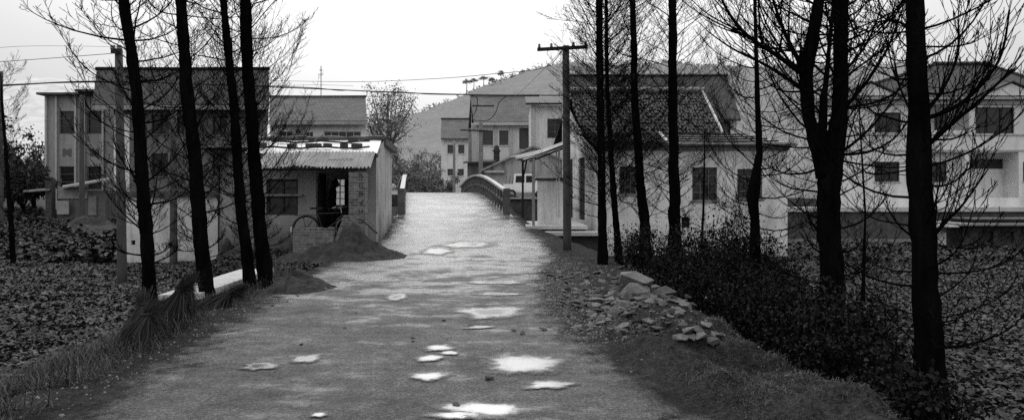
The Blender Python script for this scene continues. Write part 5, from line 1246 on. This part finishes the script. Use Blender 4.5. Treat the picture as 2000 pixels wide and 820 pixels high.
# woodland over the hill: one mass nobody could count
r = np.random.default_rng(5); rowsN, colsN = VH.shape[:2]; Cs = []
for _ in range(1500):
    j = (42.5-5*r.random()) if r.random() < .75 else r.uniform(2, 9); i = r.uniform(20, colsN-2); jj, ii = int(j), int(i)
    p = VH[jj, ii]*(1-(j-jj))+VH[min(jj+1, rowsN-1), ii]*(j-jj); q = VH[jj, min(ii+1, colsN-1)]-VH[jj, ii]
    p = p+q*(i-ii); s = r.uniform(.35, 1.1)
    Cs.append(p+np.array([0, 0, s*.5])+r.normal(0, 1, (10, 3))*np.array([s*.7, s*.7, s*.6]))
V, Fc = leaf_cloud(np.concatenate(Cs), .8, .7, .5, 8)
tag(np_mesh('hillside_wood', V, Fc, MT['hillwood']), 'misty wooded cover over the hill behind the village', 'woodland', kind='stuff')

# --- field crops
def field(n, xlo, xhi, ylo, yhi, size, keep, h, mat, label, seed, name='field_crop'):
    r = np.random.default_rng(seed)
    y = ylo+(yhi-ylo)*r.random(n)**1.25; x = xlo+(xhi-xlo)*r.random(n)
    k = keep(x, y); x, y = x[k], y[k]
    cl = np.clip(.5+1.4*fbm(x*.8, y*.8, seed+50, 3), .08, 1)
    z = Gz(x, y)+.02+h*cl*(.35+.65*r.random(len(x)))
    V, Fc = crop_leaves(np.stack([x, y, z], 1), size, seed)
    return tag(np_mesh(name, V, Fc, mat), label, 'crop' if 'crop' in name else 'undergrowth', kind='stuff')
field(190000, -24, -5.7, 5.5, 25, .09, lambda x, y: (x < XL(y)-LSH(np.minimum(y, 18))*.95-.12) & (np.abs(x/y) < .80) & ~((x > XX(425, 24)) & (y > 19)), .26, MT['crop'], 'broad leaved vegetable crop covering the left field', 1)
field(210000, 3.9, 26, 6.0, 26, .085, lambda x, y: (x > BANK(y)+1.4) & (np.abs(x/y) < .80), .24, MT['crop_r'], 'broad leaved vegetable crop covering the right field', 2)
field(26000, -34, -11, 24.5, 44, .22, lambda x, y: (x/y < -.50) & (x/y > -.80) & ~((np.abs(x-XX(160, y)) < 2.4) & (y > 36)) & (x < XX(246, y)-.1), .55, MT['scrub'], 'tangled dark undergrowth on the bank below the left houses', 3, 'undergrowth')
field(15000, 8, 30, 26.5, 38, .16, lambda x, y: (x/y < .8) & (x > XX(1545, y)) & ~((x > 20.2) & (y > 32.3)), .5, MT['scrub'], 'low dark undergrowth along the far edge of the right field', 4, 'undergrowth')
field(9000, -14.5, -5, 17.5, 22.5, .10, lambda x, y: (x < XL(y)-.5) & (x > XX(430, y)-1.5), .06, MT['scrub'], 'trampled dark litter in front of the hut', 6, 'undergrowth')

# --- dark shrubs on the right bank
def shrub(x, y, rx, ry, h, label, n, size=.062, mat='shrub', group='dark shrubs on the right bank', sprays=6):
    h *= 1.45; n = int(n*2.1); rx *= 1.1; ry *= 1.1
    zb = gz(x, y); root = thing('dark_shrub', (x, y, zb), label, 'shrub', group)
    r = np.random.default_rng(int(abs(x)*100+y*10)); m = MB(); tips = []
    for k in range(9+sprays):
        a = r.random()*6.28; el = r.uniform(.7, 1.4); dr = Vector((math.cos(a)*math.cos(el), math.sin(a)*math.cos(el), math.sin(el)))
        grow(m, Vector((x+r.normal()*rx*.35, y+r.normal()*ry*.35, zb-.05)), dr, h*r.uniform(.6, 1.3), .012, 0, .1, tips, 6, .2, (4, 2), 4, .003)
    m.build('stems', MT['twig'], root)
    nc = 34; cc = []
    for k in range(nc):
        a = r.random()*6.28; q = r.random()**.5; hh = r.random()
        cc.append((x+math.cos(a)*q*rx*(1-.4*hh), y+math.sin(a)*q*ry*(1-.4*hh), zb+h*(.12+.88*hh*(1-.35*q*q))))
    cc = np.array(cc); C = cc[r.integers(0, nc, n)]+r.normal(0, 1, (n, 3))*np.array([rx*.2, ry*.2, h*.14])
    C[:, 2] = np.maximum(C[:, 2], zb+.02)
    T = np.array([tuple(t) for t in tips]); C = np.concatenate([C, T[r.integers(0, len(T), n//5)]+r.normal(0, .05, (n//5, 3))])
    V, Fc = leaf_cloud(C, .6, size, 0, int(x*7+y)); np_mesh('foliage', V, Fc, MT[mat], root)
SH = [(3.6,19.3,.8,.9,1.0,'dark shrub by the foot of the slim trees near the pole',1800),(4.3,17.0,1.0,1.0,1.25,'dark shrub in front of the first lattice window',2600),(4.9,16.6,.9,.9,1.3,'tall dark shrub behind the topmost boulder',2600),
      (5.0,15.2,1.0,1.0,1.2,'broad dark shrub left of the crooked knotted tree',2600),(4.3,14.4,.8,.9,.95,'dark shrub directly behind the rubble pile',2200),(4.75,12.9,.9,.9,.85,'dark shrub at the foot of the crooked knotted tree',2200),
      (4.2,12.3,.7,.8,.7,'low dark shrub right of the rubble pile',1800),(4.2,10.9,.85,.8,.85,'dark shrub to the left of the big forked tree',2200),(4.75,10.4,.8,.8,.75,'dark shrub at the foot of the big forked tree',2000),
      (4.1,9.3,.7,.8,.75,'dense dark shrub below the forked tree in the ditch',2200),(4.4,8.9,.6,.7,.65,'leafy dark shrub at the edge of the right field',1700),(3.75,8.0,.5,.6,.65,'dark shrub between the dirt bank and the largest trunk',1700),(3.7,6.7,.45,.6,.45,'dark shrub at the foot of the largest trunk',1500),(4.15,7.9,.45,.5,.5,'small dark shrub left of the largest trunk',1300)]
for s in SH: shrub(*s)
# straw sheaves leaning at the left row
def sheaf(px, py, d, h, lean, label, spread=.16, n=260):
    b = PX(px, py, d); b.z = gz(b.x, b.y); root = thing('straw_sheaf', b, label, 'sheaf', 'straw sheaves along the left verge')
    m = MB(); ax = Vector((lean, random.uniform(-.05, .25), h))
    for k in range(n):
        a = random.random()*6.28; q = random.random()**.5; rd_ = Vector((math.cos(a), math.sin(a), 0))
        p0 = b+rd_*q*spread*random.uniform(.8, 2.7)-UP*.03; nk = random.uniform(.68, .8); neck = b+ax*nk+rd_*q*.055
        tip = b+ax*random.uniform(.86, 1.12)+rd_*q*random.uniform(.03, .2)+Vector((lean*.25, 0, -.3*random.random()**2))
        m.tube([p0, p0.lerp(neck, .5)+rvec()*.06+Vector((lean*-.08, 0, 0)), neck, tip], [.005, .005, .0045, .003], 3, cap=False)
    m.build('stalks', MT['straw'], root)
    t = MB(); c = b+ax*.74; t.tube([c+Vector((math.cos(i*.63)*.07, math.sin(i*.63)*.07, 0)) for i in range(11)], .012, 5, cap=False); t.build('binding', MT['straw'], root)
sheaf(250, 690, 9.0, .62, .2, 'dark straw sheaf left of the nearest trunk'); sheaf(282, 668, 9.6, .66, -.1, 'dark straw sheaf leaning against the nearest trunk')
sheaf(325, 652, 10.4, .78, .26, 'long straw sheaf leaning right beside the nearest trunk', .2, 220); sheaf(352, 625, 11.4, .70, .12, 'straw sheaf standing between the first two trunks of the left row'); sheaf(415, 606, 12.6, .40, .42, 'straw sheaf fallen over by the second trunk', .18)
# grass on the left verge
r = np.random.default_rng(44); N = 60000
y = 4.8+13*r.random(N)**1.25; off = r.normal(1.7, .42, N); x = XL(y)-off; k = (off > .6) & (off < 2.7) & (fbm(x*1.3, y*1.3, 3, 4) > -.06-.12*(off > 1.6)); x, y = x[k], y[k]
N = len(x); z = Gz(x, y); hh = .04+.24*r.random(N)**2.5*(1+1.6*fbm(x*2, y*2, 13, 2)); a = r.random(N)*6.28; ln = .04+r.random(N)*.22; wd = .002+.0025*r.random(N)
cs, sn = np.cos(a), np.sin(a); V = []
for f, k2, wf in ((0, 0, 1), (.35, .62, .9), (.75, .98, .6), (1.1, .7+.3*r.random(N), .1)):
    for sg in (-1, 1): V.append(np.stack([x+cs*ln*f-sn*wd*wf*sg, y+sn*ln*f+cs*wd*wf*sg, z-.01+hh*k2], 1))
V = np.stack(V, 1).reshape(-1, 3); i0 = np.arange(N)[:, None]*8
tag(np_mesh('grass', V, np.concatenate([i0+np.array([q]) for q in ([0, 1, 3, 2], [2, 3, 5, 4], [4, 5, 7, 6])]), MT['grass']), 'dry tangled grass on the left verge between the road and the field kerb', 'grass', kind='stuff')
r = np.random.default_rng(45); N = 26000
y = 5.2+6.5*r.random(N); x = XR(y)+.55+2.6*r.random(N); k = (x < BANK(y)+.55) & (fbm(x*1.7, y*1.7, 91, 4) > -.08); x, y = x[k], y[k]
N = len(x); z = Gz(x, y); hh = .015+.05*r.random(N)**2; a = r.random(N)*6.28; ln = .02+r.random(N)*.07; wd = .0018+.002*r.random(N); cs, sn = np.cos(a), np.sin(a); V = []
for f, k2, wf in ((0, 0, 1), (.5, .8, .8), (1.1, .8, .1)):
    for sg in (-1, 1): V.append(np.stack([x+cs*ln*f-sn*wd*wf*sg, y+sn*ln*f+cs*wd*wf*sg, z-.006+hh*k2], 1))
V = np.stack(V, 1).reshape(-1, 3); i0 = np.arange(N)[:, None]*6
tag(np_mesh('grass', V, np.concatenate([i0+np.array([q]) for q in ([0, 1, 3, 2], [2, 3, 5, 4])]), MT['grass']), 'short withered grass on the tipped dirt at the right of the road', 'grass', kind='stuff')
# field kerb and culvert slab
kb = MB(); pts = []
for y in np.arange(5.0, 18.6, .45): pts.append((float(XL(y)-LSH(y)*.84), float(y)))
for (a, b2) in zip(pts[:-1], pts[1:]):
    za, zb_ = gz(*a)+.10, gz(*b2)+.10
    kb.hexa([(a[0]-.035, a[1], za-.45), (a[0]+.035, a[1], za-.45), (b2[0]+.035, b2[1], zb_-.45), (b2[0]-.035, b2[1], zb_-.45), (a[0]-.035, a[1], za), (a[0]+.035, a[1], za), (b2[0]+.035, b2[1], zb_), (b2[0]-.035, b2[1], zb_)])
tag(kb.build('field_kerb', MT['conc_mid'], None, origin=(-6.5, 10, -.2)), 'low concrete kerb dividing the left field from the grassy verge', 'kerb')
m = MB(); m.obox((-6.25, 15.3, .0), (.85, 3.4, .12), (0.04, -.05, -.08)); tag(m.build('culvert_slab', MT['conc_pale'], None, origin=(-6.25, 15.3, 0)), 'pale concrete culvert slab behind the second trunk of the left row', 'slab')

# ------------------------------------------------------------------ sand heaps, stones
def heap(x, y, rx, ry, h, label, seed, name='sand_heap', ridge=None, mat='sand'):
    n = 90; V = []; rr = np.linspace(-1.25, 1.25, n); A, B2 = np.meshgrid(rr, rr); q = np.sqrt(A*A+B2*B2)
    q = q*(1+.5*fbm(A*1.5+seed, B2*1.5, seed+2, 4)); f = np.clip(1-q, 0, 1); f = np.where(q < .12, 1-.12-.06*(1-q/.12)*0, f)
    xx, yy = x+A*rx, y+B2*ry
    if ridge is not None:
        q2 = np.sqrt(((A-ridge[0])/ridge[2])**2+((B2-ridge[1])/ridge[3])**2); f = np.maximum(f, ridge[4]*np.clip(1-q2, 0, 1))
    g0 = np.minimum(Gz(xx, yy), np.maximum(Gz(xx, yy), -9)); hz = h*(f**1.15*.8+f**2.2*.2)*(1+1.5*fbm(xx*2.2, yy*2.2, seed, 4))+.16*fbm(xx*5, yy*5, seed+4, 4)*np.clip(f*5, 0, 1)
    base = np.maximum(g0, np.where((xx > XL(yy)) & (xx < XR(yy)), RZ_m(xx, yy), g0))
    z = base+hz-.06*(f <= 0.001)-.004
    V = np.stack([xx, yy, z], -1).reshape(-1, 3); idx = np.arange(n*n).reshape(n, n)
    Fc = np.stack([idx[:-1,:-1], idx[:-1,1:], idx[1:,1:], idx[1:,:-1]], -1).reshape(-1, 4)
    fm = (f[:-1,:-1]+f[1:,1:]+f[:-1,1:]+f[1:,:-1]).reshape(-1) > 0
    return tag(np_mesh(name, V, Fc[fm], MT[mat], None, True, (x, y, gz(x, y))), label, 'heap')
heap(XX(690, 20.4), 20.0, 1.75, 1.15, .80, 'large dark sand heap against the brick pillar of the hut', 3, ridge=(-.55, -.25, .75, .8, .55))
heap(XX(577, 14.2), 14.3, .72, .85, .55, 'small dark sand heap beside the fourth tree of the left row', 9)
heap(XX(440, 22.0), 22.2, .42, .35, .75, 'dark clod pile against the wall left of the hut', 12, 'earth_pile')
heap(XX(170, 33), 33, 1.9, 1.2, .8, 'pale heap of straw below the lean-to', 15, 'straw_heap', mat='scrub')
# the black hose over the heap
m = MB(); m.tube([PX(704, 428, 19.8), PX(715, 436, 19.7), PX(726, 446, 19.6), PX(736, 455, 19.5)], .03, 6); tag(m.build('hose', MT['rubber'], None, origin=PX(715, 436, 19.7)), 'short black hose arching over the large sand heap', 'hose')

def rock_mesh(seed, flat):
    r = random.Random(seed); bm = bmesh.new()
    for _ in range(11):
        v = Vector((r.uniform(-1, 1), r.uniform(-1, 1), r.uniform(-1, 1))); v = v.normalized()*r.uniform(.7, 1.05); v.z *= flat
        bm.verts.new(v)
    res = bmesh.ops.convex_hull(bm, input=bm.verts)
    bmesh.ops.delete(bm, geom=[e for e in res['geom_interior'] if isinstance(e, bmesh.types.BMVert)], context='VERTS')
    bmesh.ops.bevel(bm, geom=list(bm.edges), offset=.018, segments=1, affect='EDGES')
    me = bpy.data.meshes.new('stone'); bm.to_mesh(me); bm.free(); return me
RM = [rock_mesh(i, f) for i, f in enumerate([.35, .4, .3, .5, .55, .6, .45, .38, .65, .5, .33, .42])]
for i, me in enumerate(RM): me.materials.append(MT['stone'] if i % 3 else MT['stone_dark'])
def rock(name, x, y, z, s, label, group, k=None, rot=None, cat='stone'):
    o = bpy.data.objects.new(name, RM[k if k is not None else random.randrange(12)]); COL.objects.link(o)
    o.location = (x, y, z); o.scale = s if isinstance(s, tuple) else (s*random.uniform(.8, 1.3), s*random.uniform(.7, 1.1), s*random.uniform(.7, 1.1))
    o.rotation_euler = rot or (random.uniform(-.35, .35), random.uniform(-.35, .35), random.uniform(0, 6.28)); return tag(o, label, cat, group)
RD = np.concatenate([np.arange(4, 30, .04), np.arange(30, 60, .2)])
def ray_ground(px, py):
    X_, Z_ = (px-1000)*RD/F, CH-(py-HZ)*RD/F
    hit = np.nonzero(Z_ <= Gz(X_, RD))[0]; d = RD[hit[0]] if len(hit) else RD[-1]
    return PX(px, py, float(d))
# the big blocks, one by one: centre px/py, width px, height px, depth
for (px, py, w, h, d, lab, k, tilt) in [(1241,547,68,26,13.1,'flat grey boulder on top of the rubble pile',1,.12),(1246,571,52,30,12.8,'pale angular boulder under the flat topmost one',5,.3),(1292,577,46,26,13.0,'rounded dark boulder right of the topmost block',6,-.2),
        (1224,585,58,22,12.6,'long tilted slab sloping left below the topmost block',2,.5),(1215,600,26,26,12.2,'small upright block at the front of the rubble pile',4,.1),(1240,597,30,18,12.3,'dark block wedged under the pale angular boulder',8,0),
        (1275,598,30,22,12.4,'leaning block at the right foot of the boulders',5,.4),(1292,600,28,20,12.3,'square block at the right front of the rubble pile',9,-.1),(1318,597,36,14,12.5,'low flat block at the right end of the rubble pile',0,0),
        (1186,590,30,16,12.8,'grey block at the left foot of the boulders',3,.2),(1205,578,34,20,13.2,'grey block half under the left side of the topmost boulder',7,.2),(1262,586,30,22,12.6,'dark block in the middle of the rubble pile',8,.3)]:
    p = PX(px, py, d); q = d/F/2*1.55
    rock('boulder', p.x, d, p.z, (w*q, w*q*.75, h*q/[.35,.4,.3,.5,.55,.6,.45,.38,.65,.5,.33,.42][k]), lab, None, k, (random.uniform(-.1, .1), tilt, random.uniform(-.4, .4)), 'boulder')
heap(XX(1248, 13.4), 13.45, .8, .55, .3, 'low earth mound under the back of the rubble pile', 41, 'earth_mound', mat='ground')
for k in range(46):
    px = random.gauss(1240, 46); py = random.uniform(570, 618)-max(0, 14-abs(px-1245)*.3); d = 12.0+1.3*(618-py)/48
    p = PX(px, py, d); q = random.uniform(.10, .22)
    rock('rubble_block', p.x, d, max(gz(p.x, d)+q*.2, p.z-.05), q, 'angular broken block packed into the rubble pile around the boulders', 'blocks packed into the rubble pile')
n = 0
while n < 295:
    px = random.gauss(1195, 75); py = random.uniform(522, 655)
    lim = 1050+max(0, (545-py))*.5+max(0, py-620)*.8
    if px < lim or px > 1330+max(0, py-600)*.3: continue
    if random.random() > (.35+.65*math.exp(-((py-590)/45)**2)): continue
    p = ray_ground(px, py)
    if p.x > float(BANK(p.y))+.35: continue
    s = (.042+.1*random.random()**1.8)*(1.15 if px > 1150 else .9)
    rock('rubble_stone', p.x, p.y, gz(p.x, p.y)+s*.2, s, 'broken flat stone lying in the rubble spread at the right of the road', 'rubble stones beside the road'); n += 1
for (px, py, s) in [(1345,655,.12),(1370,662,.13),(1395,655,.10),(1330,665,.12),(1362,648,.12),(1390,670,.12),(1410,662,.1),(1352,672,.10),(1335,640,.1),(1380,640,.11)]:
    p = ray_ground(px, py); rock('pale_stone', p.x, p.y, gz(p.x, p.y)+s*.22, s, 'pale flat stone at the edge of the dirt bank by the shrubs', 'pale stones by the shrubs')
for (px, py, s) in [(636,572,.07),(653,566,.085),(648,568,.06),(955,747,.075),(895,803,.06),(866,631,.05),(918,643,.05),(807,666,.045),(672,649,.045),(561,596,.05),(582,585,.05),(532,604,.06),(695,619,.04),(806,672,.03),(1022,658,.06),(1003,653,.05),(758,546,.03),(588,683,.04),(545,590,.045),(1062,650,.07),(1096,655,.06)]:
    p = ray_ground(px, py); zr = float(RZ_m(np.array([p.x]), np.array([p.y]))[0]) if float(XL(p.y)) < p.x < float(XR(p.y)) else gz(p.x, p.y)
    rock('clod', p.x, p.y, max(zr, gz(p.x, p.y))+s*.2, s, 'small dark clod lying loose on the wet road', 'clods on the road', random.choice((0, 3, 6, 9)))
# chippings nobody could count
r = np.random.default_rng(17); N = 5200
y = r.uniform(9.2, 20, N); x = XR(y)+r.gamma(2.2, .42, N)-.25; k = (x < BANK(y)+.2); x, y = x[k], y[k]
x2 = np.concatenate([x, r.uniform(-5.4, -3.9, 900)]); y2 = np.concatenate([y, r.uniform(6, 16, 900)]); x3 = r.uniform(-4.6, 3.0, 900); y3 = r.uniform(5.6, 20, 900)
x = np.concatenate([x2, x3]); y = np.concatenate([y2, y3]); N = len(x); ins = (x > XL(y)) & (x < XR(y))
z = np.where(ins, np.maximum(RZ_m(x, y), Gz(x, y)), Gz(x, y)); s = (.008+.02*r.random(N)**2.5)*np.where(ins, .6, 1.1)
tet = np.array([[1,0,-.3],[-.6,.9,-.3],[-.5,-.9,-.3],[.1,.05,.6]]); a = r.random(N)*6.28; ca, sa = np.cos(a), np.sin(a)
V = np.stack([np.stack([x+s*(t_[0]*ca-t_[1]*sa)*r.uniform(.7, 1.6, N), y+s*(t_[0]*sa+t_[1]*ca), z+s*(t_[2]+.25)], 1) for t_ in tet], 1).reshape(-1, 3); i0 = np.arange(N)[:, None]*4
tag(np_mesh('chippings', V, np.concatenate([i0+np.array([f]) for f in ([0,1,3],[1,2,3],[2,0,3],[0,2,1])]), MT['stone']), 'scattered stone chippings along the right edge of the road', 'gravel', kind='stuff')

# ------------------------------------------------------------------ light, sky, camera
w = bpy.data.worlds.new('World'); sc.world = w; w.use_nodes = True; nt = w.node_tree
bg = nt.nodes['Background']; bg.inputs['Strength'].default_value = 0.1
sky = nd(nt, 'ShaderNodeTexSky', sky_type='NISHITA'); sky.sun_disc = False
SUN_EL, SUN_AZ = 42.0, -4.0           # sun veiled by cloud, ahead of the camera
sky.sun_elevation = math.radians(SUN_EL); sky.sun_rotation = math.radians(SUN_AZ); sky.dust_density = 6.0; sky.air_density = 1.5
bw = nd(nt, 'ShaderNodeRGBToBW'); nt.links.new(sky.outputs[0], bw.inputs[0])
mr = nd(nt, 'ShaderNodeMapRange'); nt.links.new(bw.outputs[0], mr.inputs[0])
mr.inputs[1].default_value, mr.inputs[2].default_value, mr.inputs[3].default_value, mr.inputs[4].default_value = 1.0, 14.0, 0.92, 1.1
tcw = nd(nt, 'ShaderNodeTexCoord'); mp = mapping(nt, tcw.outputs['Generated'], (1, 1, 3)); cn = noise(nt, mp, 1.6, 5, .55)
cr = nd(nt, 'ShaderNodeMapRange'); nt.links.new(cn, cr.inputs[0]); cr.inputs[1].default_value, cr.inputs[2].default_value, cr.inputs[3].default_value, cr.inputs[4].default_value = .3, .7, .94, 1.05
mu = nd(nt, 'ShaderNodeMath', operation='MULTIPLY'); nt.links.new(mr.outputs[0], mu.inputs[0]); nt.links.new(cr.outputs[0], mu.inputs[1])
# overcast dome: brighter overhead than at the horizon, and a broad glow where the sun is veiled
sz = nd(nt, 'ShaderNodeSeparateXYZ'); nt.links.new(tcw.outputs['Generated'], sz.inputs[0])
zen = nd(nt, 'ShaderNodeMapRange'); nt.links.new(sz.outputs[2], zen.inputs[0])
zen.inputs[1].default_value, zen.inputs[2].default_value, zen.inputs[3].default_value, zen.inputs[4].default_value = 0.0, 1.0, 5.5, 19.0
dt = nd(nt, 'ShaderNodeVectorMath', operation='DOT_PRODUCT'); nt.links.new(tcw.outputs['Generated'], dt.inputs[0])
dt.inputs[1].default_value = (math.sin(math.radians(SUN_AZ))*math.cos(math.radians(25)), math.cos(math.radians(SUN_AZ))*math.cos(math.radians(25)), math.sin(math.radians(25)))
gl = nd(nt, 'ShaderNodeMapRange', interpolation_type='SMOOTHSTEP'); nt.links.new(dt.outputs['Value'], gl.inputs[0])
gl.inputs[1].default_value, gl.inputs[2].default_value, gl.inputs[3].default_value, gl.inputs[4].default_value = .74, 1.0, -0.7, 1.7
ad = nd(nt, 'ShaderNodeMath', operation='ADD'); nt.links.new(zen.outputs[0], ad.inputs[0]); nt.links.new(gl.outputs[0], ad.inputs[1])
m2 = nd(nt, 'ShaderNodeMath', operation='MULTIPLY'); nt.links.new(ad.outputs[0], m2.inputs[0]); nt.links.new(mu.outputs[0], m2.inputs[1])
nt.links.new(m2.outputs[0], bg.inputs['Color'])
sun = bpy.data.lights.new('sun', 'SUN'); sun.energy = 0.8; sun.angle = math.radians(25); sun.color = (1.0, 0.995, 0.985)
so = bpy.data.objects.new('sun', sun); COL.objects.link(so)
el, az = math.radians(SUN_EL), math.radians(SUN_AZ)
to_sun = Vector((math.sin(az)*math.cos(el), math.cos(az)*math.cos(el), math.sin(el)))
so.rotation_euler = (-to_sun).to_track_quat('-Z', 'Y').to_euler(); so.location = (0, 30, 40)
cam = bpy.data.cameras.new('camera'); co = bpy.data.objects.new('camera', cam); COL.objects.link(co)
co.location = (0, 0, CH); co.rotation_euler = (math.radians(90), 0, 0)
cam.sensor_width = 36; cam.lens = 36*F/2000; cam.shift_y = -(410-HZ)/2000; cam.clip_start = .1; cam.clip_end = 5000
sc.camera = co
sc.view_settings.view_transform = 'Standard'; sc.view_settings.look = 'None'; sc.view_settings.exposure = 0; sc.view_settings.gamma = 1
sc.cycles.use_denoising = False; sc.cycles.max_bounces = 6; sc.cycles.diffuse_bounces = 3
